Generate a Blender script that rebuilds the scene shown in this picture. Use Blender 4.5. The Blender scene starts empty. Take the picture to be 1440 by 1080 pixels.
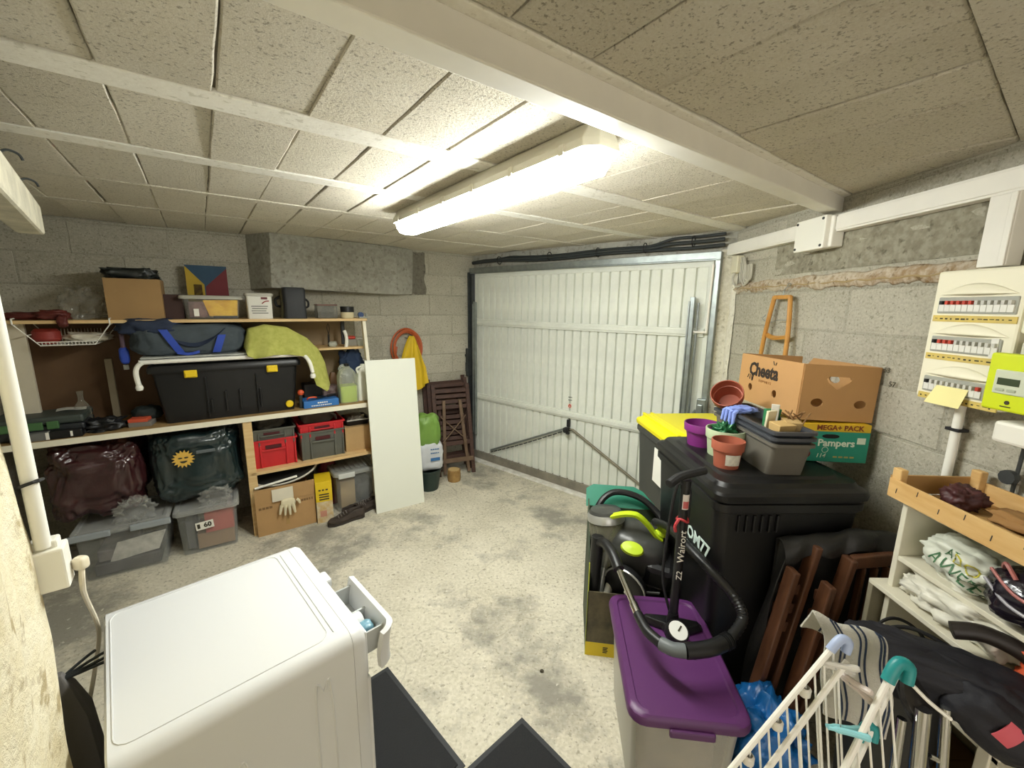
import bpy, bmesh, math, random
from mathutils import Vector, Matrix, noise
rnd = random.Random(7)
scene = bpy.context.scene
COL = scene.collection
R = math.radians
# ------------------------------------------------------------------ camera
HC = 1.70; FPX = 585.0; PITCH = R(10.6); ROLL = R(0.74)
_f = Vector((0, math.cos(PITCH), -math.sin(PITCH))); _r = Vector((1, 0, 0)); _u = _r.cross(_f)
RV = _r*math.cos(ROLL) + _u*math.sin(ROLL); UV = _u*math.cos(ROLL) - _r*math.sin(ROLL)
cd = bpy.data.cameras.new('camera'); cam = bpy.data.objects.new('camera', cd); COL.objects.link(cam)
cd.sensor_width = 36; cd.lens = 36*FPX/1440; cd.clip_start = 0.02
cam.matrix_world = Matrix(((RV.x, UV.x, -_f.x, 0), (RV.y, UV.y, -_f.y, 0), (RV.z, UV.z, -_f.z, HC), (0, 0, 0, 1)))
scene.camera = cam
# ------------------------------------------------------------------ world and exposure (ceiling lamp, plus soft world fill entering through the unwalled rear)
w = bpy.data.worlds.new('world'); scene.world = w; w.use_nodes = True
w.node_tree.nodes['Background'].inputs[0].default_value = (1.0, 0.93, 0.86, 1)
w.node_tree.nodes['Background'].inputs[1].default_value = 2.0
vs = scene.view_settings
vs.view_transform = 'Standard'; vs.look = 'None'; vs.gamma = 1; vs.use_curve_mapping = False
vs.exposure = 0.31
LAMP_STRENGTH = 60.0
# ------------------------------------------------------------------ materials
MATS = {}
def srgb(c):
    if isinstance(c, str):
        c = [int(c[i:i+2], 16)/255 for i in (0, 2, 4)]
    return tuple(((v/12.92) if v <= .04045 else ((v+.055)/1.055)**2.4) for v in c[:3])
def M(name, col, rough=.6, metal=0., var=0., vscale=6., bump=0., bscale=60., spec=.5, alpha=1., obvar=0., col2=None, emit=0., trans=0., detail=4., coat=0., stretch=None):
    """procedural material: base colour mottled by noise towards col2, fine relief by bump"""
    if name in MATS: return MATS[name]
    m = bpy.data.materials.new(name); m.use_nodes = True; nt = m.node_tree; N = nt.nodes; L = nt.links
    b = N['Principled BSDF']; c = srgb(col)
    b.inputs['Base Color'].default_value = (*c, 1); b.inputs['Roughness'].default_value = rough
    b.inputs['Metallic'].default_value = metal; b.inputs['Specular IOR Level'].default_value = spec
    b.inputs['Alpha'].default_value = alpha; b.inputs['Transmission Weight'].default_value = trans
    b.inputs['Coat Weight'].default_value = coat
    if emit:
        b.inputs['Emission Color'].default_value = (*c, 1); b.inputs['Emission Strength'].default_value = emit
    if var or bump or obvar or col2:
        tc = N.new('ShaderNodeTexCoord'); src = tc.outputs['Object']
        if stretch:
            mp = N.new('ShaderNodeMapping'); mp.inputs['Scale'].default_value = stretch
            L.new(src, mp.inputs['Vector']); src = mp.outputs['Vector']
        if obvar:
            oi = N.new('ShaderNodeObjectInfo'); ad = N.new('ShaderNodeVectorMath'); ad.operation = 'MULTIPLY_ADD'
            L.new(oi.outputs['Random'], ad.inputs[0]); ad.inputs[1].default_value = (17, 31, 23); L.new(src, ad.inputs[2]); src = ad.outputs[0]
        last = None
        if var or col2:
            n = N.new('ShaderNodeTexNoise'); n.inputs['Scale'].default_value = vscale; n.inputs['Detail'].default_value = detail
            n.inputs['Roughness'].default_value = .62; L.new(src, n.inputs['Vector'])
            rp = N.new('ShaderNodeValToRGB'); c2 = srgb(col2) if col2 else tuple(v*(1-var) for v in c)
            c1 = c if col2 else tuple(min(1, v*(1+var*.6)) for v in c)
            rp.color_ramp.elements[0].position = .34; rp.color_ramp.elements[1].position = .66
            rp.color_ramp.elements[0].color = (*c2, 1); rp.color_ramp.elements[1].color = (*c1, 1)
            L.new(n.outputs['Fac'], rp.inputs['Fac']); last = rp.outputs['Color']
        if obvar:
            hv = N.new('ShaderNodeHueSaturation'); mr = N.new('ShaderNodeMapRange')
            mr.inputs['To Min'].default_value = 1-obvar; mr.inputs['To Max'].default_value = 1+obvar
            L.new(oi.outputs['Random'], mr.inputs['Value']); L.new(mr.outputs[0], hv.inputs['Value'])
            if last: L.new(last, hv.inputs['Color'])
            else: hv.inputs['Color'].default_value = (*c, 1)
            last = hv.outputs['Color']
        if last: L.new(last, b.inputs['Base Color'])
        if bump:
            n2 = N.new('ShaderNodeTexNoise'); n2.inputs['Scale'].default_value = bscale; n2.inputs['Detail'].default_value = 5
            n2.inputs['Roughness'].default_value = .65; L.new(src, n2.inputs['Vector'])
            bp = N.new('ShaderNodeBump'); bp.inputs['Strength'].default_value = bump; bp.inputs['Distance'].default_value = .01
            L.new(n2.outputs['Fac'], bp.inputs['Height']); L.new(bp.outputs['Normal'], b.inputs['Normal'])
    MATS[name] = m; return m
def granular(name, base, dark, light, speck, sscale=140., bump=.6, obvar=.06, patch=None, pscale=1.2, rough=.95, cracks=False):
    """concrete: large mottling, grains of aggregate as relief and tone, optional stains"""
    if name in MATS: return MATS[name]
    m = bpy.data.materials.new(name); m.use_nodes = True; nt = m.node_tree; N = nt.nodes; L = nt.links; b = N['Principled BSDF']
    b.inputs['Roughness'].default_value = rough; b.inputs['Specular IOR Level'].default_value = .25
    tc = N.new('ShaderNodeTexCoord'); oi = N.new('ShaderNodeObjectInfo')
    ad = N.new('ShaderNodeVectorMath'); ad.operation = 'MULTIPLY_ADD'
    L.new(oi.outputs['Random'], ad.inputs[0]); ad.inputs[1].default_value = (11, 23, 7); L.new(tc.outputs['Object'], ad.inputs[2])
    v = ad.outputs[0] if obvar else tc.outputs['Object']
    def noise_ramp(scale, det, p0, p1, ca, cb, rg=.6):
        n = N.new('ShaderNodeTexNoise'); n.inputs['Scale'].default_value = scale; n.inputs['Detail'].default_value = det; n.inputs['Roughness'].default_value = rg
        L.new(v, n.inputs['Vector']); r = N.new('ShaderNodeValToRGB'); r.color_ramp.elements[0].position = p0; r.color_ramp.elements[1].position = p1
        r.color_ramp.elements[0].color = (*ca, 1); r.color_ramp.elements[1].color = (*cb, 1); L.new(n.outputs['Fac'], r.inputs['Fac']); return n, r
    def mix(a, bb, fac, blend='MIX'):
        x = N.new('ShaderNodeMix'); x.data_type = 'RGBA'; x.blend_type = blend
        if hasattr(fac, 'links'): L.new(fac, x.inputs[0])
        else: x.inputs[0].default_value = fac
        for s, i in ((a, 6), (bb, 7)):
            if hasattr(s, 'links'): L.new(s, x.inputs[i])
            else: x.inputs[i].default_value = (*s, 1)
        return x.outputs[2]
    _, r1 = noise_ramp(2.6, 6, .35, .68, srgb(dark), srgb(base)); col = r1.outputs['Color']
    n2, r2 = noise_ramp(sscale, 2, .40, .62, (0, 0, 0), (1, 1, 1)); 
    col = mix(col, srgb(light), mix((0, 0, 0), (.35, .35, .35), r2.outputs['Color']))
    n3, r3 = noise_ramp(sscale*.75, 3, .33, .43, (1, 1, 1), (0, 0, 0)); col = mix(col, srgb(speck), mix((0, 0, 0), (.75, .75, .75), r3.outputs['Color']))
    if patch:
        _, r4 = noise_ramp(pscale, 7, .50, .60, (0, 0, 0), (1, 1, 1), .7); col = mix(col, srgb(patch), mix((0, 0, 0), (.85, .85, .85), r4.outputs['Color']))
        _, r6 = noise_ramp(30, 4, .66, .74, (0, 0, 0), (1, 1, 1)); col = mix(col, srgb(light), mix((0, 0, 0), (.7, .7, .7), r6.outputs['Color']))
    if cracks:
        vo = N.new('ShaderNodeTexVoronoi'); vo.feature = 'DISTANCE_TO_EDGE'; vo.inputs['Scale'].default_value = .8
        n5 = N.new('ShaderNodeTexNoise'); n5.inputs['Scale'].default_value = 3; L.new(v, n5.inputs['Vector'])
        av = N.new('ShaderNodeVectorMath'); av.operation = 'MULTIPLY_ADD'; L.new(n5.outputs['Color'], av.inputs[0]); av.inputs[1].default_value = (.6, .6, .6); L.new(v, av.inputs[2])
        L.new(av.outputs[0], vo.inputs['Vector']); r5 = N.new('ShaderNodeValToRGB'); r5.color_ramp.elements[0].position = .0; r5.color_ramp.elements[1].position = .006
        r5.color_ramp.elements[0].color = (.45, .45, .45, 1); r5.color_ramp.elements[1].color = (0, 0, 0, 1); L.new(vo.outputs['Distance'], r5.inputs['Fac'])
        col = mix(col, srgb(speck), r5.outputs['Color'])
    if obvar:
        hv = N.new('ShaderNodeHueSaturation'); mr = N.new('ShaderNodeMapRange'); mr.inputs['To Min'].default_value = 1-obvar; mr.inputs['To Max'].default_value = 1+obvar
        L.new(oi.outputs['Random'], mr.inputs['Value']); L.new(mr.outputs[0], hv.inputs['Value']); L.new(col, hv.inputs['Color']); col = hv.outputs['Color']
    L.new(col, b.inputs['Base Color'])
    nb = N.new('ShaderNodeTexNoise'); nb.inputs['Scale'].default_value = sscale*.8; nb.inputs['Detail'].default_value = 6; nb.inputs['Roughness'].default_value = .75; L.new(v, nb.inputs['Vector'])
    bp = N.new('ShaderNodeBump'); bp.inputs['Strength'].default_value = bump; bp.inputs['Distance'].default_value = .012
    L.new(nb.outputs['Fac'], bp.inputs['Height']); L.new(bp.outputs['Normal'], b.inputs['Normal'])
    MATS[name] = m; return m
def clear(name, tint='ffffff', alpha=.25, rough=.15):
    """thin see-through plastic: most light passes straight through, some scatters, some glints"""
    if name in MATS: return MATS[name]
    m = bpy.data.materials.new(name); m.use_nodes = True; nt = m.node_tree; N = nt.nodes; L = nt.links; b = N['Principled BSDF']
    b.inputs['Base Color'].default_value = (*srgb(tint), 1); b.inputs['Roughness'].default_value = rough; b.inputs['Specular IOR Level'].default_value = .8
    tr = N.new('ShaderNodeBsdfTransparent'); mx = N.new('ShaderNodeMixShader'); fr = N.new('ShaderNodeLayerWeight'); fr.inputs['Blend'].default_value = .25
    mr = N.new('ShaderNodeMapRange'); mr.inputs['To Min'].default_value = alpha*.45; mr.inputs['To Max'].default_value = min(1, alpha*2)
    L.new(fr.outputs['Facing'], mr.inputs['Value']); L.new(mr.outputs[0], mx.inputs[0]); L.new(tr.outputs[0], mx.inputs[1]); L.new(b.outputs[0], mx.inputs[2]); L.new(mx.outputs[0], N['Material Output'].inputs[0])
    MATS[name] = m; return m
# ------------------------------------------------------------------ mesh builder
def frame(loc=(0, 0, 0), rz=0., rx=0., ry=0.):
    return Matrix.Translation(loc) @ Matrix.Rotation(rz, 4, 'Z') @ Matrix.Rotation(ry, 4, 'Y') @ Matrix.Rotation(rx, 4, 'X')
class B:
    def __init__(s): s.v = []; s.f = []; s.mi = []; s.cur = 0
    def add(s, vs_, fs_, mat=None):
        o = len(s.v)
        for p in vs_:
            p = Vector(p); s.v.append(mat @ p if mat else p)
        for q in fs_: s.f.append([i+o for i in q]); s.mi.append(s.cur)
        return s
    def box(s, c, d, rot=None, taper=1., tapery=None):
        x, y, z = d[0]/2, d[1]/2, d[2]/2; ty = taper if tapery is None else tapery
        vs_ = [(-x*taper, -y*ty, -z), (x*taper, -y*ty, -z), (x*taper, y*ty, -z), (-x*taper, y*ty, -z), (-x, -y, z), (x, -y, z), (x, y, z), (-x, y, z)]
        m = Matrix.Translation(c) @ (rot.to_4x4() if rot else Matrix.Identity(4))
        return s.add(vs_, [(0, 3, 2, 1), (4, 5, 6, 7), (0, 1, 5, 4), (1, 2, 6, 5), (2, 3, 7, 6), (3, 0, 4, 7)], m)
    def bb(s, x0, x1, y0, y1, z0, z1): return s.box(((x0+x1)/2, (y0+y1)/2, (z0+z1)/2), (x1-x0, y1-y0, z1-z0))
    def cyl(s, p0, p1, r0, r1=None, n=12, cap=True):
        p0 = Vector(p0); p1 = Vector(p1); r1 = r0 if r1 is None else r1
        q = (p1-p0).to_track_quat('Z', 'Y').to_matrix(); vs_ = []
        for p, r in ((p0, r0), (p1, r1)):
            for i in range(n): a = 2*math.pi*i/n; vs_.append(p + q @ Vector((r*math.cos(a), r*math.sin(a), 0)))
        fs_ = [(i, (i+1) % n, n+(i+1) % n, n+i) for i in range(n)]
        if cap: fs_ += [tuple(range(n-1, -1, -1)), tuple(range(n, 2*n))]
        return s.add(vs_, fs_)
    def tube(s, pts, r, n=8, closed=False, rs=None):
        pts = [Vector(p) for p in pts]; k = len(pts); vs_ = []; fs_ = []; prev = None
        for i, p in enumerate(pts):
            if closed: t = pts[(i+1) % k]-pts[i-1]
            else: t = pts[min(i+1, k-1)]-pts[max(i-1, 0)]
            t.normalize()
            if prev is None: a = t.orthogonal().normalized()
            else:
                a = prev - t*prev.dot(t)
                a = a.normalized() if a.length > 1e-6 else t.orthogonal().normalized()
            prev = a; b_ = t.cross(a); rr = rs[i] if rs else r
            for j in range(n): q = 2*math.pi*j/n; vs_.append(p + (a*math.cos(q)+b_*math.sin(q))*rr)
        for i in range(k if closed else k-1):
            for j in range(n): fs_.append((i*n+j, i*n+(j+1) % n, ((i+1) % k)*n+(j+1) % n, ((i+1) % k)*n+j))
        if not closed: fs_ += [tuple(range(n-1, -1, -1)), tuple(range((k-1)*n, k*n))]
        return s.add(vs_, fs_)
    def lathe(s, prof, c=(0, 0, 0), n=20, m=None, sx=1., sy=1., cap0=True, cap1=False):
        vs_ = []; fs_ = []
        for r, z in prof:
            for i in range(n): a = 2*math.pi*i/n; vs_.append((r*sx*math.cos(a), r*sy*math.sin(a), z))
        for k in range(len(prof)-1):
            for i in range(n): fs_.append((k*n+i, k*n+(i+1) % n, (k+1)*n+(i+1) % n, (k+1)*n+i))
        if cap0: fs_.append(tuple(range(n-1, -1, -1)))
        if cap1: fs_.append(tuple(range((len(prof)-1)*n, len(prof)*n)))
        return s.add(vs_, fs_, (m if m else Matrix.Translation(c)))
    def prism(s, poly, z0, z1, m=None):
        n = len(poly); vs_ = [(x, y, z0) for x, y in poly]+[(x, y, z1) for x, y in poly]
        return s.add(vs_, [tuple(range(n-1, -1, -1)), tuple(range(n, 2*n))]+[(i, (i+1) % n, n+(i+1) % n, n+i) for i in range(n)], m)
    def loft(s, rings, cap=True):
        n = len(rings[0]); vs_ = [p for r in rings for p in r]; fs_ = []
        for k in range(len(rings)-1):
            for i in range(n): fs_.append((k*n+i, k*n+(i+1) % n, (k+1)*n+(i+1) % n, (k+1)*n+i))
        if cap: fs_ += [tuple(range(n-1, -1, -1)), tuple(range((len(rings)-1)*n, len(rings)*n))]
        return s.add(vs_, fs_)
    def surf(s, fn, nu, nv, thick=0.):
        P = [[Vector(fn(i/nu, j/nv)) for j in range(nv+1)] for i in range(nu+1)]
        vs_ = [p for r in P for p in r]; idx = lambda i, j: i*(nv+1)+j
        fs_ = [(idx(i, j), idx(i+1, j), idx(i+1, j+1), idx(i, j+1)) for i in range(nu) for j in range(nv)]
        s.add(vs_, fs_)
        if thick:
            s2 = []
            for i in range(nu+1):
                for j in range(nv+1):
                    du = P[min(i+1, nu)][j]-P[max(i-1, 0)][j]; dv = P[i][min(j+1, nv)]-P[i][max(j-1, 0)]
                    nn = du.cross(dv); nn = nn.normalized() if nn.length > 1e-9 else Vector((0, 0, 1)); s2.append(P[i][j]-nn*thick)
            o = (nu+1)*(nv+1); ff = [tuple(reversed(q)) for q in fs_]
            edge = []
            for i in range(nu): edge += [(idx(i, 0), idx(i+1, 0)), (idx(i+1, nv), idx(i, nv))]
            for j in range(nv): edge += [(idx(0, j+1), idx(0, j)), (idx(nu, j), idx(nu, j+1))]
            base = len(s.v)-o; s.add(s2, ff)
            for a, b_ in edge: s.f.append([base+b_, base+a, base+o+a, base+o+b_]); s.mi.append(s.cur)
        return s
    def blob(s, c, d, e=.55, amp=.1, freq=3., seed=0, nu=28, nv=16, floor=None, m=None):
        """puffed, creased superellipsoid"""
        nu = int(nu*1.7); nv = int(nv*1.7); s.soft = True
        rings = []; sg = lambda x, p: math.copysign(abs(x)**p, x)
        for j in range(nv+1):
            ph = -math.pi/2+math.pi*j/nv; ring = []
            for i in range(nu):
                th = 2*math.pi*i/nu
                p = Vector((sg(math.cos(ph), e)*sg(math.cos(th), e), sg(math.cos(ph), e)*sg(math.sin(th), e), sg(math.sin(ph), e)))
                k = 1+amp*(noise.noise(p*freq*.8+Vector((seed*7.3, seed, 0)))*1.2 + (abs(noise.noise(p*freq*1.25+Vector((0, seed*3.1, 5))))*1.1-.45 if amp >= .2 else -abs(noise.noise(p*freq*2.1+Vector((0, seed*3.1, 5))))))
                q = Vector((p.x*d[0]/2*k, p.y*d[1]/2*k, p.z*d[2]/2*k))
                if floor is not None: q.z = max(q.z, floor)
                q = q+Vector(c); ring.append(m @ q if m else q)
            rings.append(ring)
        return s.loft(rings)
    def mesh(s, name, mats, smooth=False):
        me = bpy.data.meshes.new(name); me.from_pydata([tuple(p) for p in s.v], [], s.f)
        for m in (mats if isinstance(mats, (list, tuple)) else [mats]): me.materials.append(m)
        if any(s.mi): me.polygons.foreach_set('material_index', s.mi)
        bm = bmesh.new(); bm.from_mesh(me); bmesh.ops.recalc_face_normals(bm, faces=bm.faces); bm.to_mesh(me); bm.free()
        if smooth: me.shade_smooth()
        me.update(); return me
    def obj(s, name, mats, parent=None, bev=0., smooth=False, seg=2, sub=0, solid=0., ang=35):
        o = bpy.data.objects.new(name, s.mesh(name, mats, smooth)); COL.objects.link(o)
        if parent: o.parent = parent
        if solid:
            md = o.modifiers.new('solid', 'SOLIDIFY'); md.thickness = solid; md.offset = 0
        if bev:
            md = o.modifiers.new('bevel', 'BEVEL'); md.width = bev; md.segments = seg; md.limit_method = 'ANGLE'; md.angle_limit = R(ang); md.harden_normals = False
        if sub:
            md = o.modifiers.new('sub', 'SUBSURF'); md.levels = sub; md.render_levels = sub
        if smooth and not sub and not getattr(s, 'soft', False):
            o.data.set_sharp_from_angle(angle=R(ang))
        return o
def tag(o, label, cat, group=None, kind=None):
    o['label'] = label; o['category'] = cat
    if group: o['group'] = group
    if kind: o['kind'] = kind
    return o
def thing(name, label, cat, loc=(0, 0, 0), rz=0., group=None):
    o = bpy.data.objects.new(name, None); COL.objects.link(o); o.empty_display_size = .05
    o.location = loc; o.rotation_euler = (0, 0, rz); return tag(o, label, cat, group)
def struct(o, label=None):
    o['kind'] = 'structure'
    if label: o['label'] = label
    return o
def place(o, loc, rz=0., rx=0., ry=0.):
    o.location = loc; o.rotation_euler = (rx, ry, rz); return o
def share(o, name, loc, parent, rz=0.):
    c = o.copy(); c.name = name; COL.objects.link(c); c.parent = parent; c.location = loc; c.rotation_euler = (0, 0, rz); return c
def text(s, size, mat, parent, loc, rz=0., rx=R(90), name='lettering', extr=.0006, align='CENTER', shear=0., sx=1., ry=0., space=1., bold=0.):
    cu = bpy.data.curves.new(name, 'FONT'); cu.body = s; cu.size = size; cu.extrude = extr; cu.align_x = align; cu.align_y = 'CENTER'; cu.shear = shear; cu.space_character = space; cu.resolution_u = 2
    cu.offset = bold
    t = bpy.data.objects.new('tmp', cu); COL.objects.link(t); dg = bpy.context.evaluated_depsgraph_get()
    me = bpy.data.meshes.new_from_object(t.evaluated_get(dg)); bpy.data.objects.remove(t); me.materials.clear(); me.materials.append(mat)
    for p in me.polygons: p.material_index = 0
    o = bpy.data.objects.new(name, me); COL.objects.link(o); o.parent = parent; o.location = loc; o.rotation_euler = (rx, ry, rz); o.scale = (sx, 1, 1); return o
def catmull(pts, k=6, closed=False):
    P = [Vector(p) for p in pts]; n = len(P); out = []
    for i in range(n if closed else n-1):
        a = P[(i-1) % n] if closed or i > 0 else P[0]; b_ = P[i]; c = P[(i+1) % n]; d = P[(i+2) % n] if closed or i+2 < n else P[-1]
        for j in range(k):
            t = j/k; out.append(.5*((2*b_)+(c-a)*t+(2*a-5*b_+4*c-d)*t*t+(3*b_-a-3*c+d)*t**3))
    if not closed: out.append(P[-1])
    return out
# ------------------------------------------------------------------ site measurements taken from the photograph (metres, camera over the origin)
def ray(x, y): return _f + RV*((x-720)/FPX) - UV*((y-540)/FPX)
def onz(x, y, z): d = ray(x, y); return Vector((0, 0, HC)) + d*((z-HC)/d.z)
CN = Vector((-.43, 4.54, 0))                 # far corner: shelf wall meets door wall
TS = R(54.5); SD = Vector((math.sin(TS), math.cos(TS), 0)); SN = Vector((math.cos(TS), -math.sin(TS), 0)); RZS = R(35.5)
def SW(s, d, z=0.): return CN + SD*s + SN*d + Vector((0, 0, z))     # shelf wall: s along (negative leftwards), d out from the wall
def S(x, y, d):                              # a photo point at distance d out from the shelf wall -> (s, z)
    r = ray(x, y); o = Vector((0, 0, HC)); t = ((CN+SN*d-o).dot(SN))/r.dot(SN); p = o+r*t; return (p-CN).dot(SD), p.z
DD = Vector((math.sin(R(130)), math.cos(R(130)), 0)); DN = Vector((-.643, -.766, 0)); RZD = R(-40)
def DW(s, d, z=0.): return CN + DD*s + DN*d + Vector((0, 0, z))     # door wall
WD = Vector((.026, -1, 0)).normalized(); RZW = math.atan2(-1, .026)
W0 = Vector((1.50, 2.92, 0)); WN = Vector((-1, -.026, 0)).normalized()
def WW(s, d, z=0.): return W0 + WD*s + WN*d + Vector((0, 0, z))     # right wall: s from the door corner towards the camera
def WS(x, y, d):
    r = ray(x, y); o = Vector((0, 0, HC)); t = ((W0+WN*d-o).dot(WN))/r.dot(WN); p = o+r*t; return (p-W0).dot(WD), p.z
ZC = 2.22
CU = Vector((math.sin(R(53.5)), math.cos(R(53.5)), 0)); CVD = Vector((-math.cos(R(53.5)), math.sin(R(53.5)), 0)); RZC = R(36.5)
def CE(u, v, z=ZC): p = CU*u + CVD*v; p.z = z; return p
# ------------------------------------------------------------------ shared materials
mBlockC = granular('ceiling_block_concrete', 'e9e1cf', 'dbd2bd', 'f6f1e4', '978c77', 150, .9, .05)
mBlockW = granular('wall_block_concrete', 'c0bcac', 'a9a493', 'd9d5c6', '8b8675', 95, .7, .035)
mMortar = granular('mortar', 'b3af9f', '9d9888', 'd0ccbd', '7d7868', 120, .7, 0)
mRib = granular('rib_concrete', 'eeebe2', 'e3dfd4', 'f4f2ea', 'c9c5b7', 60, .2, .02, rough=.8)
mPlaster = granular('rough_plaster', 'ece2c4', 'd8caa4', 'f6f0dc', 'a89468', 26, 1.0, 0)
mFloor = granular('floor_concrete', 'd6cfbb', 'bfb8a3', 'efe9da', '938c79', 60, .35, 0, patch='87847a', pscale=.9, rough=.8, cracks=True)
mRender = granular('grey_cement_render', 'a9a79c', '8f8d82', 'bdbbb0', '787569', 30, .2, 0)
mWhite = M('white_paint', 'ece9e0', .45, var=.05, vscale=4)
mWhiteP = M('white_plastic', 'eeece2', .4)
mSteel = M('galvanised_steel', '9aa1a0', .4, metal=.8, var=.15, vscale=18)
mDark = M('dark_iron', '4b4f50', .5, metal=.6, var=.2, vscale=10)
mBlack = M('black_plastic', '121213', .42, bump=.05, bscale=200)
mRubber = M('black_rubber', '18181a', .6)
mWood = M('pine', 'dcc08c', .55, col2='cda873', vscale=3, stretch=(1, 8, 14), bump=.05, bscale=20)
mCard = M('cardboard', 'bb935f', .8, var=.08, vscale=5, bump=.05, bscale=90)
# ================================================================== the room
def poly_slab(name, pts, z0, z1, mat):
    return struct(B().prism([(p[0], p[1]) for p in pts], z0, z1).obj(name, mat))
EW = Vector((-.906, .708, 0)); LWD = Vector((math.sin(R(-42)), math.cos(R(-42)), 0)); LWN = Vector((LWD.y, -LWD.x, 0))   # near left wall end, its run and its room side
PL = SW(-3.46, 0)
big = [(-4.6, -1.8), (2.6, -1.8), (2.6, 5.4), (-4.6, 5.4)]
floor = poly_slab('floor', [(-7, -7), (7, -7), (7, 5.4), (-7, 5.4)], -.12, 0, mFloor); floor['label'] = 'bare stained concrete garage floor'
ceiling = poly_slab('ceiling', [(-4.6, -1.2), (2.6, -1.2), (2.6, 5.4), (-4.6, 5.4)], ZC+.012, ZC+.15, M('ceiling_joint', '6e6757', .95)); ceiling['label'] = 'low ceiling of concrete blocks between painted ribs'
# ---- ceiling blocks laid between the ribs
room = [SW(-3.5, -.06), SW(.08, -.06), DW(2.6, -.14), WW(-.1, -.15), WW(4.5, -.15), Vector((-.2, -1.6, 0)), Vector((-2.6, .2, 0))]
def inside(p, poly):
    c = False; n = len(poly)
    for i in range(n):
        a, b_ = poly[i], poly[i-1]
        if (a.y > p.y) != (b_.y > p.y) and p.x < (b_.x-a.x)*(p.y-a.y)/(b_.y-a.y)+a.x: c = not c
    return c
ribs = [(.06, .20, 0), (.715, .85, 1), (1.39, 1.50, 1), (2.00, 2.09, 1), (2.61, 2.68, 0), (3.22, 3.27, 0)]
rows = [(-.50, .06), (.20, .715), (.85, 1.39), (1.50, 2.00), (2.09, 2.61), (2.68, 3.22), (3.27, 3.95)]
def rough_block(L, W, T, seed):
    """block with slightly broken arrises on the visible face (local: x L, y W, face at z = 0 looking down)"""
    r_ = random.Random(seed); b = B(); n = 5; ring = []
    def edge(a, c):
        for i in range(n):
            t = i/n; p = Vector(a).lerp(Vector(c), t); j = .0018
            ring.append((p.x+r_.uniform(-j, j), p.y+r_.uniform(-j, j)))
    x, y = L/2, W/2
    edge((-x, -y, 0), (x, -y, 0)); edge((x, -y, 0), (x, y, 0)); edge((x, y, 0), (-x, y, 0)); edge((-x, y, 0), (-x, -y, 0))
    sc = lambda k, z: [(p[0]*(1-k/x), p[1]*(1-k/y), z) for p in ring]
    b.loft([sc(0, T), sc(0, .004), sc(.004, 0)]); return b
variants = {}
for ri, (v0, v1) in enumerate(rows):
    for k in range(-6, 20):
        u0 = .08+.216*k + rnd.uniform(-.0025, .0025); u1 = u0+.216
        c = CE((u0+u1)/2, (v0+v1)/2, 0)
        if not inside(c, room): continue
        key = (ri, k % 3)
        if key not in variants: variants[key] = rough_block(.2112 if ri < 2 else .2132, v1-v0-.006, .02, ri*10+k).mesh('ceiling_block', mBlockC)
        o = bpy.data.objects.new('block', variants[key]); COL.objects.link(o); o.parent = ceiling
        o.location = CE((u0+u1)/2, (v0+v1)/2, ZC + rnd.uniform(-.004, .003)); o.rotation_euler = (rnd.uniform(-.004, .004), rnd.uniform(-.004, .004), RZC)
for v0, v1, painted in ribs:
    b = B(); b.bb(-1.9 if v0 > 1 else -.6, 3.9 if v0 > 1 else 3.0, 0, v1-v0, -.004, .05)
    o = b.obj('rib', mRib if painted else mBlockC, ceiling, bev=.004); place(o, CE(0, v0), RZC)
# boxed white batten hung below the ceiling
trim1 = struct(B().bb(-.6, 2.66, .745, .815, 2.15, ZC-.003).obj('trim_1', mWhite, bev=.004), 'white painted batten crossing the ceiling in front of the lamp')
trim1.rotation_euler.z = RZC
# ---- block walls
def wall_blocks(parent, L, z1, holes=(), seed=3, L0=0.):
    r_ = random.Random(seed); z = 0.; k = 0; cache = {}
    while z < z1-.02:
        h = min(.2, z1-z); x = L0-(.25 if k % 2 else 0.)
        while x < L:
            xa, xb = max(x, L0), min(x+.5, L); x += .5
            if xb-xa < .05: continue
            if any(xa >= a-.01 and xb <= b_+.01 and z >= c-.01 and z+h <= d+.01 for a, b_, c, d in holes): continue
            key = (round(xb-xa, 2), round(h, 2), r_.randint(0, 1))
            if key not in cache:
                bl = rough_block(xb-xa-.007, h-.007, .02, len(cache)+seed); cache[key] = bl.mesh('wall_block', mBlockW)
            o = bpy.data.objects.new('block', cache[key]); COL.objects.link(o); o.parent = parent
            o.location = ((xa+xb)/2, .006+r_.uniform(-.002, .002), z+h/2); o.rotation_euler = (R(-90), 0, 0)
        z += h; k += 1
def wall(name, p, rz, L, z0, z1, mat, label, th=.18):
    o = struct(B().bb(0, L, .0085, th, z0, z1).obj(name, mat), label); return place(o, p, rz)
wb = wall('wall_back', SW(-3.5, 0), RZS, 3.66, 0, 2.26, mMortar, 'grey concrete block wall behind the shelves'); wall_blocks(wb, 3.5, 2.22)
wr = wall('wall_right', WW(-.02, 0), RZW, 4.5, 0, 2.26, mMortar, 'rough concrete block wall carrying the fuse board'); wall_blocks(wr, 3.2, 2.22, seed=5)
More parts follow.
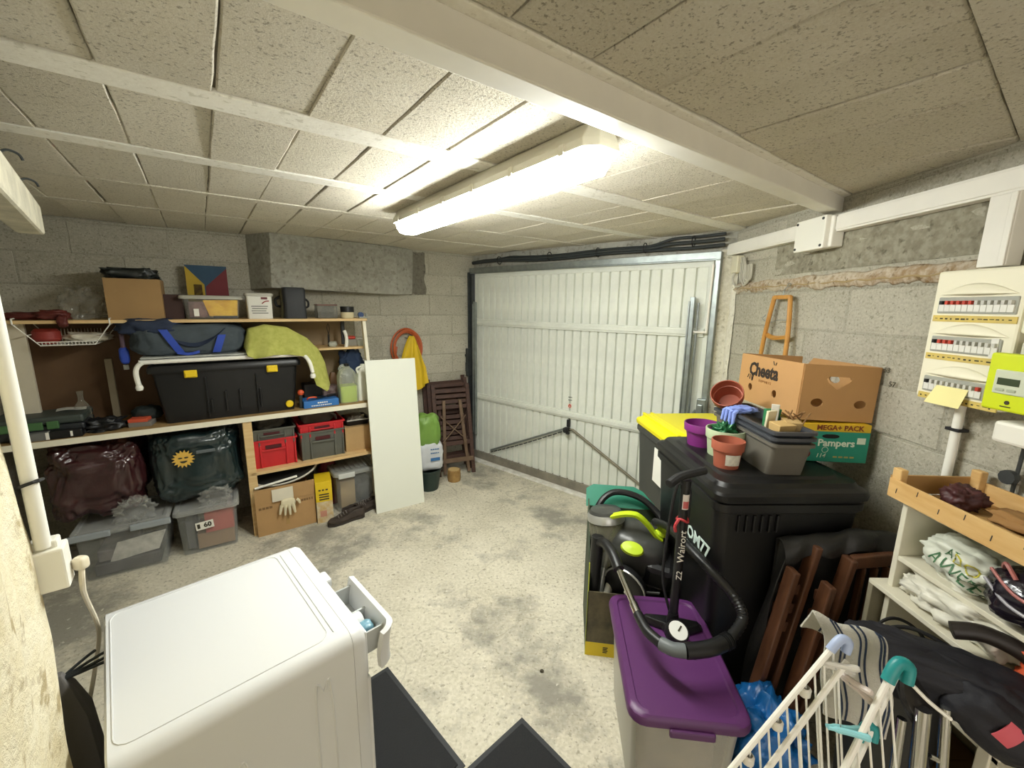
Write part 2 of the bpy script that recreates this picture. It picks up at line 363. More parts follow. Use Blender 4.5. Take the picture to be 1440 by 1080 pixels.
# a wavy ledge of old mortar along the right wall
def ledge(u, v):
    x = .04+1.52*u; a = 2*math.pi*v; k = .55+.45*noise.noise(Vector((x*7, 0, 3)))
    up = noise.noise(Vector((x*9, 4, 1)))*.012
    return (x, .008-max(0, math.sin(a*.5))*(.014+.006*noise.noise(Vector((x*25, v*9, 2))))*(.6+k*.5), 1.873+up - (.045+.035*k+.012*noise.noise(Vector((x*31, 8, 2))))*v)
B().surf(ledge, 160, 8).obj('mortar_ledge', granular('rusty_mortar', 'd2cab6', '9b7f5c', 'f0ebdd', '6f5a3a', 40, .9, 0), wr, smooth=True, solid=.004)
B().tube([(.0+.02*i, -.004, 1.832+.003*math.sin(i)) for i in range(76)], .004, 5).obj('cable_strip', M('old_tan', 'a9946a', .8), wr)
# upper cement smear between ceiling and ledge
B().surf(lambda u, v: (.45+1.15*u, .006-.006*(.5+noise.noise(Vector((u*9, v*5, 2)))), 1.89+.20*v), 60, 14, .01).obj('cement_render', granular('rough_grey_render', '9c9785', '7f7a69', 'c5c0ad', '5f5a4b', 30, 1.0, 0), wr, smooth=True)
# door wall: lintel above and a narrow jamb to the right
wd = struct(B().bb(-.05, 2.62, .02, .2, 2.075, 2.26).obj('wall_door', mRender), 'grey cement lintel above the garage door'); place(wd, DW(0, 0), RZD)
struct(place(B().bb(2.43, 2.56, .0, .2, 0, 2.1).obj('wall_jamb', granular('white_render', 'dcd8c8', 'c2bca8', 'efebdd', '9b957f', 40, .7, 0)), DW(0, 0), RZD), 'narrow whitewashed jamb right of the garage door')
# whitewashed rough corner strip on the right wall
B().surf(lambda u, v: (-.01+(.085+.03*noise.noise(Vector((v*9, 1, 0))))*u, -.002-.012*math.sin(math.pi*u)*(.6+noise.noise(Vector((u*3, v*14, 6)))*.5), .6+1.45*v), 6, 50).obj('whitewash', granular('thick_whitewash', 'eeeadb', 'dcd6c2', 'fbf8ec', 'b5ae98', 40, .9, 0), wr, smooth=True)
# near left wall of thick cream plaster, ending beside the washing machine
def plaster(u, v):
    s = -1.6+1.6*u; k = noise.noise(Vector((s*6, v*5, 1)))*.018+noise.noise(Vector((s*17, v*15, 4)))*.008
    e = (noise.noise(Vector((v*13, 3, 8)))*.010+noise.noise(Vector((v*40, 3, 2)))*.005) if u > .97 else 0.
    p = EW + LWD*(s+e) + LWN*k; p.z = 2.24*v; return p
b = B(); b.surf(plaster, 60, 120)
for s_ in (0,):
    a0 = EW; b.add([a0+LWN*-.01, a0-LWN*.24-LWD*.01, a0-LWN*.24-LWD*.01+Vector((0, 0, 2.24)), a0-LWN*.01+Vector((0, 0, 2.24))], [(0, 1, 2, 3)])
    q0 = EW-LWD*1.6; b.add([a0-LWN*.24-LWD*.01, q0-LWN*.24, q0-LWN*.24+Vector((0, 0, 2.24)), a0-LWN*.24-LWD*.01+Vector((0, 0, 2.24))], [(0, 1, 2, 3)])
wl = struct(b.obj('wall_left', mPlaster, smooth=True, ang=60), 'thick cream plaster wall end at the left edge')
# remaining side walls outside the view; the rear stays open for the world fill
def plain_wall(name, a, c, mat, label):
    a = Vector(a); c = Vector(c); d = c-a; return struct(place(B().bb(0, d.length, 0, .12, 0, 2.24).obj(name, mat), a, math.atan2(d.y, d.x)), label)
q0 = EW-LWD*1.6
plain_wall('wall_alcove', PL-SN*.1, (-2.05, .1, 0), mBlockW, 'block wall closing the alcove at the left')
plain_wall('wall_return', (-2.05, .1, 0), (q0.x-.2, q0.y-.1, 0), mBlockW, 'block wall behind the plaster pier')
# painted timber running on from the pier under the ceiling, with two hooks
o = struct(B().bb(0, 1.32, -.02, .06, 0, .115).obj('trim_2', M('chalky_paint', 'cfc9b4', .9, var=.2, vscale=9, bump=.4, bscale=30), bev=.01), 'chalky painted timber end under the ceiling at the far left')
place(o, EW+Vector((-.07, .07, 1.955)), math.atan2(1.02, -.98))
for k in (.62, 1.0):
    B().tube(catmull([(k, .0, .10), (k, .0, .135), (k+.005, -.015, .15), (k+.01, -.035, .145), (k+.01, -.042, .13)], 5), .0035, 6).obj('hook', mDark, o)
# ---- cement-rendered boxed duct at the top of the shelf wall
sL, zt = -1.87, ZC; 
o = B().add([(-2.02, 0, ZC), (-1.885, -.24, ZC), (-.86, -.10, ZC), (-.66, 0, ZC), (-2.02, 0, 1.80), (-1.90, -.24, 1.815), (-.87, -.10, 1.79), (-.68, 0, 1.80)],
        [(0, 1, 2, 3), (4, 7, 6, 5), (0, 4, 5, 1), (1, 5, 6, 2), (2, 6, 7, 3)]).obj('trim_3', mRender, bev=.006)
struct(o, 'cement-rendered boxed duct high on the shelf wall'); place(o, SW(0, 0), RZS)
# dark damp cement smear right of the duct
B().surf(lambda u, v: (2.79+.17*u+.03*noise.noise(Vector((v*4, u*2, 3)))*u, .002, 1.80+.40*v+.02*noise.noise(Vector((u*6, 1, 7)))), 12, 16, .006).obj('cement_smear', granular('dark_cement', '7b776a', '68645a', '8c887b', '55514a', 40, .3, 0), wb, smooth=True)
# ================================================================== garage door
def DS(x, y, d):
    r = ray(x, y); o = Vector((0, 0, HC)); t = ((CN+DN*d-o).dot(DN))/r.dot(DN); p = o+r*t; return (p-CN).dot(DD), p.z
door = bpy.data.objects.new('door_1', None); COL.objects.link(door); struct(door, 'white ribbed metal up-and-over garage door'); place(door, DW(0, 0), RZD)
mDoor = M('door_enamel', 'dde0d6', .5, var=.10, vscale=5, spec=.4, bump=.06, bscale=8)
mDoorF = M('door_frame_enamel', 'd9dcd2', .45, var=.08, vscale=7)
x0, x1 = .085, 2.37; nS = 27; wS = (x1-x0)/nS
def strip_mesh(z0, z1):
    w_ = wS; pr = [(0, .006), (w_*.05, .006), (w_*.12, -.014), (w_*.86, -.014), (w_*.94, .006), (w_, .006)]; b = B()
    vs_ = [(x, y, z0) for x, y in pr]+[(x, y, z1) for x, y in pr]+[(x, y+.004, z0) for x, y in pr]+[(x, y+.004, z1) for x, y in pr]; n = len(pr)
    b.add(vs_, [(i, i+1, n+i+1, n+i) for i in range(n-1)]+[(2*n+i+1, 2*n+i, 3*n+i, 3*n+i+1) for i in range(n-1)]); return b.mesh('sheet_strip', mDoor)
for z0, z1 in ((.10, .70), (.755, 1.50), (1.555, 1.985)):
    me = strip_mesh(z0, z1)
    for i in range(nS):
        o = bpy.data.objects.new('sheet_strip', me); COL.objects.link(o); o.parent = door; o.location = (x0+i*wS, .0, 0)
for z in (.728, 1.528):
    b = B(); b.bb(x0-.01, x1, -.032, .0, z-.032, z+.032); b.bb(x0-.01, x1, -.042, -.03, z-.016, z+.016); b.obj('cross_rail', mDoorF, door, bev=.004)
b = B(); b.bb(.05, 2.39, -.02, .01, 1.985, 2.03); b.bb(.05, .085, -.02, .01, .10, 1.99); b.bb(2.36, 2.395, -.02, .01, .10, 1.99); b.obj('leaf_frame', mDoorF, door, bev=.003)
b = B(); b.bb(-.0, 2.44, -.05, .02, 2.035, 2.085); b.bb(-.0, 2.44, -.055, -.045, 2.025, 2.035); b.obj('header_rail', mSteel, door, bev=.003)
b = B(); b.bb(.0, .035, -.05, .02, .03, 2.04); b.bb(.0, .012, -.08, -.05, .03, 2.04); b.obj('side_jamb', mDark, door, bev=.003)
b = B(); b.bb(2.405, 2.44, -.05, .02, .03, 2.04); b.obj('side_jamb', mSteel, door, bev=.003)
B().bb(.02, 2.42, -.03, .02, .015, .10).obj('bottom_rail', M('dirty_grey_rail', '857f72', .7, var=.25, vscale=8), door, bev=.004)
b = B(); b.bb(.02, 2.42, -.10, -.03, .0, .016); b.obj('threshold', M('flaking_white_paint', 'f2f0e8', .7, col2='d2cec2', vscale=14), door, bev=.003)
# lifting gear
b = B(); b.bb(.075, .105, -.075, -.045, .30, 1.74); b.bb(.068, .078, -.08, -.04, .32, 1.72); b.obj('guide_bar', mSteel, door, bev=.003)
b = B(); b.bb(2.27, 2.30, -.075, -.045, .30, 1.78); b.cyl((2.325, -.06, .35), (2.325, -.06, 1.74), .009, n=8); b.bb(2.262, 2.272, -.085, -.04, .3, 1.75); b.obj('guide_bar', mSteel, door, bev=.002)
B().tube(catmull([(2.31, -.065, 1.535), (2.37, -.065, 1.535), (2.392, -.065, 1.54), (2.395, -.065, 1.57), (2.40, -.065, 2.0)], 5), .008, 8).obj('pull_rod', mWhite, door, smooth=True)
b = B(); b.bb(2.385, 2.445, -.10, -.06, .80, 1.06); b.bb(2.395, 2.43, -.115, -.10, .84, 1.02); b.cyl((2.38, -.1, .84), (2.44, -.1, .84), .01, n=8); b.obj('counterweight_box', mSteel, door, bev=.008)
B().tube(catmull([(2.34, -.075, .5), (2.34, -.075, .85), (2.36, -.08, .93), (2.38, -.085, .97)], 5), .012, 8).obj('link_arm', mSteel, door, smooth=True)
b = B(); b.bb(-.005, .03, -.11, -.05, .95, 1.25); b.bb(.0, .025, -.12, -.11, 1.0, 1.1); b.cyl((-.01, -.08, 1.17), (-.03, -.08, 1.17), .02, n=10); b.obj('latch_plate', mDark, door, bev=.004)
# lock in the middle, its two bars to the lower corners
lx, lz = DS(797, 604, .06)
b = B(); b.bb(lx-.012, lx+.012, -.05, -.015, lz+.02, lz+.09); b.box((lx, -.06, lz), (.055, .05, .032)); b.cyl((lx+.0, -.08, lz-.005), (lx, -.10, lz-.005), .02, n=12); b.box((lx+.02, -.075, lz-.028), (.03, .03, .02)); b.obj('lock', mRubber, door, bev=.004)
ax, az = DS(690, 633, .04); bx_, bz_ = DS(925, 703, .04)
B().tube([(lx-.03, -.05, lz), (ax, -.035, az)], .010, 8).obj('lock_bar', mSteel, door)
nlk = 16; b = B()
for i in range(nlk):
    t0 = i/nlk; p = Vector((lx-.03, -.05, lz-.022)).lerp(Vector((ax, -.035, az-.02)), t0+.03); q = Vector((lx-.03, -.05, lz-.022)).lerp(Vector((ax, -.035, az-.02)), min(1, t0+.075))
    sag = math.sin(math.pi*t0)*-.012; p.z += sag; q.z += sag; b.cyl(p, q, .006, n=6)
b.obj('chain', mDark, door)
B().tube([(lx+.02, -.05, lz+.005), (lx+.06, -.05, lz+.005), (bx_, -.035, bz_)], .011, 8).obj('lock_bar', M('worn_brown_steel', '7d7766', .5, metal=.5), door)
sx_, sz_ = DS(801, 571, .02)
B().bb(sx_-.022, sx_+.022, -.016, -.0145, sz_-.022, sz_+.022).obj('sticker', M('sticker_white', 'e2d9cc', .5), door)
b = B(); b.tube([(sx_+.013*math.cos(a), -.0175, sz_+.013*math.sin(a)) for a in [i*2*math.pi/16 for i in range(16)]], .004, 6, True); b.bb(sx_-.003, sx_+.003, -.019, -.016, sz_-.004, sz_+.018); b.obj('sticker_mark', M('sticker_red', 'b9482f', .5), door)
for zz in (.055, .082): B().bb(sx_-.02, sx_+.02, -.016, -.0145, sz_+zz-.003, sz_+zz+.003).obj('slot', mDark, door)
# bundle of black cables under the ceiling above the door
cb = thing('cable_bundle', 'bundle of black cables sagging along the lintel over the garage door', 'cable', DW(0, 0), RZD)
for j in range(3):
    pts = []
    for i in range(15):
        s = .03+2.42*i/14; big_ = 1 if s > .45 else .45
        zz = 2.135+.014*math.sin(s*4.2+.6)+.012*math.sin(s*2.1)+j*.016*big_ + (.02*j if s > 2.1 else 0)+(s > 1.8)*(s-1.8)*.05
        pts.append((s, -.028-.012*(j % 2)*big_, zz-.015))
    B().tube(catmull(pts, 4), .0125 if j < 2 else .010, 8).obj('cable', M('cable_black', '2e3334', .5), cb, smooth=True)
for s in (.42, 1.02, 1.5, 1.9, 2.25):
    B().tube([(s, -.05+.035*math.cos(a), 2.14+.036*math.sin(a)+(s > 1.8)*(s-1.8)*.05) for a in [i*math.pi/5 for i in range(10)]], .004, 5, True).obj('cable_clip', mRubber, cb)
# ================================================================== ceiling lamp
uL, vA, vB = .985, .875, 2.40
lamp = thing('ceiling_light', 'long switched-on fluorescent batten light on the ceiling', 'lamp', CE(uL, (vA+vB)/2, ZC), RZC+R(90))
Ll = vB-vA
def octo(L, W, c): return [(-L/2+c, -W/2), (L/2-c, -W/2), (L/2, -W/2+c), (L/2, W/2-c), (L/2-c, W/2), (-L/2+c, W/2), (-L/2, W/2-c), (-L/2, -W/2+c)]
ring = lambda L, W, c, z: [(x, y, z) for x, y in octo(L, W, c)]
b = B(); b.loft([ring(Ll-.05, .095, .02, -.004), ring(Ll-.03, .11, .025, -.02), ring(Ll-.008, .148, .035, -.050), ring(Ll, .154, .035, -.074)]); b.obj('housing', M('lamp_housing', 'd6d2c2', .5), lamp, bev=.003)
b = B(); b.loft([ring(Ll-.03, .126, .035, -.075), ring(Ll-.034, .124, .035, -.094), ring(Ll-.07, .10, .03, -.124), ring(Ll-.11, .065, .02, -.130)])
mGlow = M('lamp_diffuser', 'fff7df', .3, emit=LAMP_STRENGTH)
mGlow.node_tree.nodes['Principled BSDF'].inputs['Emission Color'].default_value = (.975, 1.0, .95, 1)
b.obj('diffuser', mGlow, lamp)
for k in range(6):
    for sgn in (-1, 1):
        B().bb(-Ll/2+.12+k*(Ll-.24)/5-.01, -Ll/2+.12+k*(Ll-.24)/5+.01, sgn*.077-.004, sgn*.077+.004, -.080, -.05).obj('clip', M('lamp_clip', 'cfcab8', .5), lamp)
B().tube([(-Ll/2-.0, 0, -.02), (-Ll/2-.05, .01, -.012), (-Ll/2-.1, .0, -.008)], .006, 6).obj('lead', mWhiteP, lamp)
# ================================================================== electrics on the right wall
ZTR = 2.085
tr = thing('cable_trunking', 'white cable trunking along the top of the right wall', 'trunking', WW(0, 0), RZW)
for xa_, xb_ in ((-.03, .712), (.908, 2.9)):
    b = B(); b.bb(xa_, xb_, -.045, 0, ZTR-.03, ZTR+.045); b.bb(xa_, xb_, -.05, -.045, ZTR-.022, ZTR+.037); b.obj('channel', mWhite, tr, bev=.003)
s0, _ = WS(1375, 370, .045); s1, _ = WS(1416, 370, .045)
b = B(); b.bb(s0, s1, -.05, 0, 1.84, ZTR-.03); b.bb(s0+.06, s1-.002, -.056, -.05, 1.84, ZTR-.03); b.obj('drop_channel', mWhite, tr, bev=.003)
jb = thing('junction_box', 'square white junction box on the trunking with screw corners', 'junction box', WW(.79, 0, 2.06), RZW)
b = B(); b.bb(-.10, .10, -.085, -.052, -.075, .075); b.obj('lid', mWhiteP, jb, bev=.006)
B().bb(-.075, .115, -.06, 0, -.07, .07).obj('back_box', mWhiteP, jb, bev=.006)
for sx in (-1, 1):
    for sz in (-1, 1): B().cyl((sx*.085, -.084, sz*.06), (sx*.085, -.089, sz*.06), .006, n=10).obj('screw', mDark, jb)
cj = thing('cable_joint_box', 'small beige connection box with looping grey cables beside the door', 'junction box', WW(.05, 0, 1.98), RZW)
B().bb(-.02, .055, -.045, 0, -.045, .065).obj('box', M('beige_plastic', 'd8d3bb', .5), cj, bev=.006)
for k, (dx, dp) in enumerate(((.065, .11), (.085, .13), (.105, .12), (.12, .10), (.0, .12))):
    B().tube(catmull([(dx-.03, -.02, .05 if k < 4 else -.04), (dx, -.022, -.02), (dx-.005, -.022, -.075), (dx+.03, -.02, -dp), (dx+.06, -.018, -.08), (dx+.055, -.016, .0)] if k < 4 else [(dx, -.02, -.04), (dx-.01, -.03, -.08), (dx+.02, -.02, -.13), (dx+.07, -.015, -.13)], 6), .0055, 6).obj('cable', M('grey_cable', 'b9b5a6', .5), cj, smooth=True)
# ---- fuse board
fs, fz1 = WS(1318, 382, .07); fs2, fz0 = WS(1282, 555, .07)
fs0 = (fs+fs2)/2
fb = thing('fuse_board', 'tall cream fuse board with three rows of breakers', 'fuse board', WW(fs0, 0, fz0), RZW)
FH = fz1-fz0; mFB = M('fuse_board_cream', 'efead2', .45)
b = B(); b.bb(0, .262, -.06, 0, 0, FH); b.obj('casing', mFB, fb, bev=.008)
mBrk = M('breaker_grey', 'c9c8c0', .5); mRed = M('switch_red', 'c1402c', .5); mYl = M('label_strip', 'd9c064', .7, col2='cbb46a', vscale=40); mWin = M('fuse_window', 'a7a89e', .35)
mInk = M('ink', '3a3626', .8)
for r_, (zr, nred, nn, red0) in enumerate(((FH-.115, 5, 12, 1), (FH-.245, 3, 11, 1), (FH-.385, 1, 10, 9))):
    wdt = .018*nn+.012
    B().bb(.022, .022+wdt, -.064, -.055, zr-.027, zr+.027).obj('breaker_window', mWin, fb, bev=.003)
    hood = B(); hood.surf(lambda u, v, z_=zr: (.02+.225*u, -.061-.016*math.sin(math.pi*u)*math.sin(math.pi*.5*(1-v)), z_+.035+.035*math.sin(math.pi*u)*v), 20, 5); hood.obj('hood', mFB, fb, smooth=True, solid=.002)
    for k in range(nn):
        x = .03+.018*k
        o = B().bb(x, x+.0165, -.068, -.060, zr-.02, zr+.002); o = o.obj('breaker', M('breaker_white', 'e4e3db', .45), fb)
        isr = red0 <= k < red0+nred
        B().bb(x+.004, x+.0125, -.074, -.060, zr+.003, zr+.015).obj('switch', mBlack if k == 0 else (mRed if isr else mBrk), fb)
    B().bb(.012, .255, -.0625, -.060, zr-.054, zr-.033).obj('label_strip', mYl, fb)
    for k in range(14):
        x = .02+.0165*k; B().bb(x, x+rnd.uniform(.004, .013), -.0632, -.0624, zr-.046+rnd.uniform(-.002, .002), zr-.042).obj('scribble', mInk, fb)
B().bb(.205, .225, -.066, -.06, FH-.275, FH-.215).obj('module', M('breaker_white', 'e4e3db'), fb)
mb = thing('breaker_panel', 'plain cream breaker panel right of the fuse board above the meter', 'electrical panel', WW(fs0+.266, 0, fz0+.10), RZW)
b = B(); b.bb(0, .22, -.062, 0, .14, FH-.10); b.obj('casing', mFB, mb, bev=.008)
b = B(); b.bb(.03, .22, -.085, 0, 0, .12); b.obj('base', M('grey_box', 'cfcdbf', .5), mb, bev=.006)
B().bb(.03, .15, -.07, -.06, .16, .22).obj('flap', mWhiteP, mb, bev=.003)
gs, gz1 = WS(1398, 495, .11); gs2, gz0 = WS(1383, 572, .11)
mt = thing('electricity_meter', 'lime green smart electricity meter at the right edge', 'meter', WW((gs+gs2)/2, 0, gz0), RZW)
GH = gz1-gz0; b = B(); b.bb(0, .175, -.12, -.088, 0, GH); b.obj('casing', M('meter_green', 'd2e01f', .4), mt, bev=.006)
B().bb(.025, .115, -.126, -.119, GH*.30, GH*.72).obj('face', M('meter_face', 'cdd3bd', .4), mt, bev=.004)
B().bb(.036, .088, -.128, -.125, GH*.46, GH*.58).obj('display', M('meter_lcd', '3f4a35', .25), mt)
for k in (0, 1): B().bb(.034+.028*k, .056+.028*k, -.129, -.125, GH*.35, GH*.40).obj('button', M('meter_button', 'aeb59e', .4), mt, bev=.002)
B().bb(.05, .075, -.122, -.1195, GH*.08, GH*.095).obj('marking', mInk, mt)
B().cyl((.065, -.1195, GH*.16), (.065, -.122, GH*.16), .006, n=10).obj('marking', mInk, mt)
tb = tag(B().bb(0, .13, -.09, 0, -.10, -.035).obj('terminal_cover', mWhiteP, bev=.01), 'pale terminal cover below the green meter', 'terminal cover'); place(tb, WW((gs+gs2)/2+.02, 0, gz0), RZW)
# note hanging below the board
nt_ = tag(B().surf(lambda u, v: (.10*u-.012*v*(1-u), -.068-.022*v, -.062*v), 6, 6, .0008).obj('paper_note', M('note_paper', 'efe5a2', .8, var=.03)), 'cream paper note hanging from the bottom of the fuse board', 'note')
ns, nz = WS(1308, 545, .09); place(nt_, WW(ns, 0, nz+.01), RZW)
# conduit from the board down the wall
cs, cz = WS(1337, 640, .02)
cp = thing('conduit', 'white conduit pipe on the wall under the fuse board', 'pipe', WW(cs, 0, 0), RZW)
B().cyl((0, -.02, .5), (.0, -.02, fz0), .0135, n=12).obj('pipe', mWhiteP, cp, smooth=True)
B().bb(-.022, .022, -.037, 0, 1.30, 1.31).obj('clip', mRubber, cp)
c2 = thing('thin_cable', 'thin dark cable down the wall at the far right', 'cable', WW(cs+.17, 0, 0), RZW); B().cyl((0, -.008, .9), (.012, -.008, gz0-.03), .005, n=6).obj('lead', mDark, c2); B().cyl((0, -.012, 1.205), (0, -.03, 1.205), .022, n=10).obj('clip', mDark, c2)
# chalk figures on the blockwork
for s_, px in (('53', (1243, 518)), ('57', (1250, 538))):
    a, z = WS(px[0]+5, px[1]+3, .0); t = text(s_, .03, mInk, wr, (a+.02, -.001, z))
# wooden frame on a wire hook
hs, hz = WS(1098, 418, .03)
hf = thing('wooden_hanger_rack', 'honey coloured wooden rack hanging from a wire hook', 'hanging rack', WW(hs, 0, hz), RZW)
mHoney = M('honey_wood', 'c99347', .45, col2='b67f38', vscale=4, stretch=(6, 6, 1))
def bar(b, p, q, wd_, dp): 
    p = Vector(p); q = Vector(q); d = q-p; m = Matrix.Translation((p+q)/2) @ d.to_track_quat('Z', 'Y').to_matrix().to_4x4(); b.add([(sx*wd_/2, sy*dp/2, sz*d.length/2) for sz in (-1, 1) for sx, sy in ((-1, -1), (1, -1), (1, 1), (-1, 1))], [(0, 3, 2, 1), (4, 5, 6, 7), (0, 1, 5, 4), (1, 2, 6, 5), (2, 3, 7, 6), (3, 0, 4, 7)], m); return b
bar(B(), (-.045, -.035, 0), (.085, -.035, 0), .018, .022).obj('top_bar', mHoney, hf, bev=.003)
for a, c in (((-.045, -.035, .005), (-.10, -.045, -.42)), ((.085, -.035, .005), (.115, -.045, -.42))):
    b = B(); b.tube([Vector(a).lerp(Vector(c), t)+Vector((math.copysign(.012, c[0])*math.sin(math.pi*t), 0, 0)) for t in [i/8 for i in range(9)]], .012, 8); b.obj('side_rail', mHoney, hf, smooth=True)
B().surf(lambda u, v: (-.085+.19*u, -.045+.02*v-.012*math.sin(math.pi*u), -.21-.015*math.sin(math.pi*u)+.012*v), 8, 2, .012).obj('cross_bar', mHoney, hf)
B().tube(catmull([(.02, -.03, 0), (.02, -.03, .03), (.035, -.03, .05), (.04, -.01, .065), (.02, -.006, .075), (.01, -.01, .06)], 5), .0022, 6).obj('wire_hook', mSteel, hf, smooth=True)
B().tube(catmull([(-.13, -.02, -.10), (-.14, -.03, -.125), (-.06, -.03, -.14), (.0, -.03, -.125), (.09, -.03, -.125), (.10, -.02, -.13)], 5), .002, 6).obj('wire', mSteel, hf)
# ================================================================== shelving along the back wall
def sthing(name, label, cat, s, d, z, group=None, rz=0.): return thing(name, label, cat, SW(s, d, z), RZS+rz, group)
def fit(x0, y0, x1, y1, d):
    """extent on the plane d out from the shelf wall of a thing seen between these photo points: centre s, width, z0, z1"""
    xm, ym = (x0+x1)/2, (y0+y1)/2
    a = S(x0, ym, d)[0]; c = S(x1, ym, d)[0]; return (a+c)/2, c-a, S(xm, y1, d)[1], S(xm, y0, d)[1]
ZW, ZT, ZM = .907, 1.585, .487
mChip = M('chipboard', 'a98a57', .8, col2='8d6f42', vscale=30, bump=.2, bscale=120)
mEdge = M('white_edge', 'e9e3cd', .5, var=.05)
sh = sthing('workbench_shelving', 'pine and chipboard workbench shelving along the back wall', 'shelving', -1.3, 0, 0)
# local x = s + 1.3, local y = -d
def lx_(s): return s+1.3
b = B(); b.bb(lx_(-3.42), lx_(-1.235), -.555, -.02, ZW-.026, ZW); b.obj('worktop', mChip, sh, bev=.002)
B().bb(lx_(-3.42), lx_(-1.29), -.562, -.555, ZW-.034, ZW+.001).obj('edge_strip', mEdge, sh)
B().bb(lx_(-3.42), lx_(-1.25), -.42, -.02, ZT-.02, ZT).obj('top_shelf', mWood, sh, bev=.002)
B().bb(lx_(-2.17), lx_(-1.29), -.55, -.03, ZM-.024, ZM).obj('middle_shelf', mWood, sh, bev=.002)
B().bb(lx_(-1.62), lx_(-1.245), -.34, -.03, 1.33, 1.348).obj('small_shelf', mWood, sh, bev=.002)
B().bb(lx_(-3.42), lx_(-2.6), -.045, -.03, ZW, ZT-.02).obj('back_panel', M('brown_hardboard', '6d5136', .7, var=.1), sh)
B().bb(lx_(-2.6), lx_(-1.36), -.045, -.03, ZW, ZT-.02).obj('back_panel', M('tan_hardboard', '8d7859', .7, var=.1), sh)
B().bb(lx_(-2.19), lx_(-2.135), -.55, -.47, 0, ZW-.026).obj('post', mWood, sh, bev=.003)
B().bb(lx_(-3.40), lx_(-3.33), -.55, -.47, 0, ZW-.026).obj('post', mWood, sh, bev=.003)
B().bb(lx_(-1.29), lx_(-1.235), -.55, -.47, 0, ZW-.026).obj('post', mWood, sh, bev=.003)
b = B(); b.add([(lx_(-1.285), -.41, ZT-.02), (lx_(-1.26), -.41, ZT-.02), (lx_(-1.26), -.36, ZT-.02), (lx_(-1.285), -.36, ZT-.02), (lx_(-1.285), -.54, ZW), (lx_(-1.26), -.54, ZW), (lx_(-1.26), -.49, ZW), (lx_(-1.285), -.49, ZW)], [(0, 1, 2, 3), (4, 7, 6, 5), (0, 4, 5, 1), (1, 5, 6, 2), (2, 6, 7, 3), (3, 7, 4, 0)]); b.obj('bracket_post', mEdge, sh)
s_, _ = S(37, 530, .30)
B().bb(lx_(s_-.035), lx_(s_+.035), -.32, -.29, ZW, ZT-.02).obj('upright', M('white_board', 'cfc6b0', .6, var=.06), sh, bev=.002)
s_, _ = S(158, 540, .12)
B().bb(lx_(s_-.018), lx_(s_+.018), -.14, -.11, ZW, 1.32).obj('upright', M('grey_board', '9d9077', .6, var=.06), sh, bev=.002)
# ---------------------------------------------------------------- helpers for common containers
def carton(name, label, w, dp, h, loc, rz, mat=mCard, open_top=False, tape=False, bev=.004, group=None, flap=True):
    t = thing(name, label, 'box', loc, rz, group); th = .005
    b = B(); b.bb(-w/2, w/2, -dp/2, -dp/2+th, 0, h); b.bb(-w/2, w/2, dp/2-th, dp/2, 0, h); b.bb(-w/2, -w/2+th, -dp/2+th, dp/2-th, 0, h); b.bb(w/2-th, w/2, -dp/2+th, dp/2-th, 0, h); b.bb(-w/2+th, w/2-th, -dp/2+th, dp/2-th, 0, th); b.obj('sides', mat, t)
    if not open_top:
        B().bb(-w/2, w/2, -dp/2, -.001, h, h+.004).obj('flap', mat, t); B().bb(-w/2, w/2, .001, dp/2, h, h+.004).obj('flap', mat, t)
    if tape: B().bb(-w*.5-.001, w*.5+.001, -.025, .025, h+.004, h+.005).obj('tape', M('parcel_tape', 'b3925f', .25), t)
    return t
def rrect(w, dp, r, n=4):
    out = []
    for cx, cy, a0 in ((w/2-r, dp/2-r, 0), (-w/2+r, dp/2-r, 90), (-w/2+r, -dp/2+r, 180), (w/2-r, -dp/2+r, 270)):
        for i in range(n+1): a = R(a0+90*i/n); out.append((cx+r*math.cos(a), cy+r*math.sin(a)))
    return out
def rring(w, dp, r, z, n=4): return [(x, y, z) for x, y in rrect(w, dp, r, n)]
def tub(parent, w, dp, h, mat, taper=.86, r=.03, th=.004, name='body', rim=.012, z0=0.):
    """open tapered plastic tub with a rim"""
    k = lambda t: taper+(1-taper)*t
    rings = [rring(w*k(0), dp*k(0), r*.8, z0), rring(w*k(1)-2*rim, dp*k(1)-2*rim, r, z0+h-.012), rring(w, dp, r, z0+h-.012), rring(w, dp, r, z0+h), rring(w-2*rim-2*th, dp-2*rim-2*th, r, z0+h), rring(w*k(0)-2*th, dp*k(0)-2*th, r*.7, z0+th)]
    return B().loft(rings).obj(name, mat, parent, smooth=True)
def lid_(parent, w, dp, z, mat, r=.035, h=.02, name='lid', inset=True):
    rings = [rring(w, dp, r, z-.012), rring(w+.004, dp+.004, r, z), rring(w-.004, dp-.004, r, z+h*.7), rring(w-.02, dp-.02, r, z+h), rring(w-.06, dp-.06, r*.7, z+h)]
    if inset: rings += [rring(w-.07, dp-.07, r*.7, z+h-.007), rring(.02, .02, .008, z+h-.007)]
    return B().loft(rings).obj(name, mat, parent, smooth=True)
def print_row(parent, x0, x1, y, z, h, mat, n, seed=1):
    """a row of small printed words too fine to read"""
    r_ = random.Random(seed+n); x = x0; st = (x1-x0)/n
    for k in range(n): B().bb(x, x+st*r_.uniform(.55, .9), y-.0006, y, z-h/2, z+h/2).obj('print_word', mat, parent); x += st
mClear = clear('clear_tub_plastic', 'd7d9d4', .22, .25); mFilm = clear('polythene', 'e6e6e0', .20, .12)
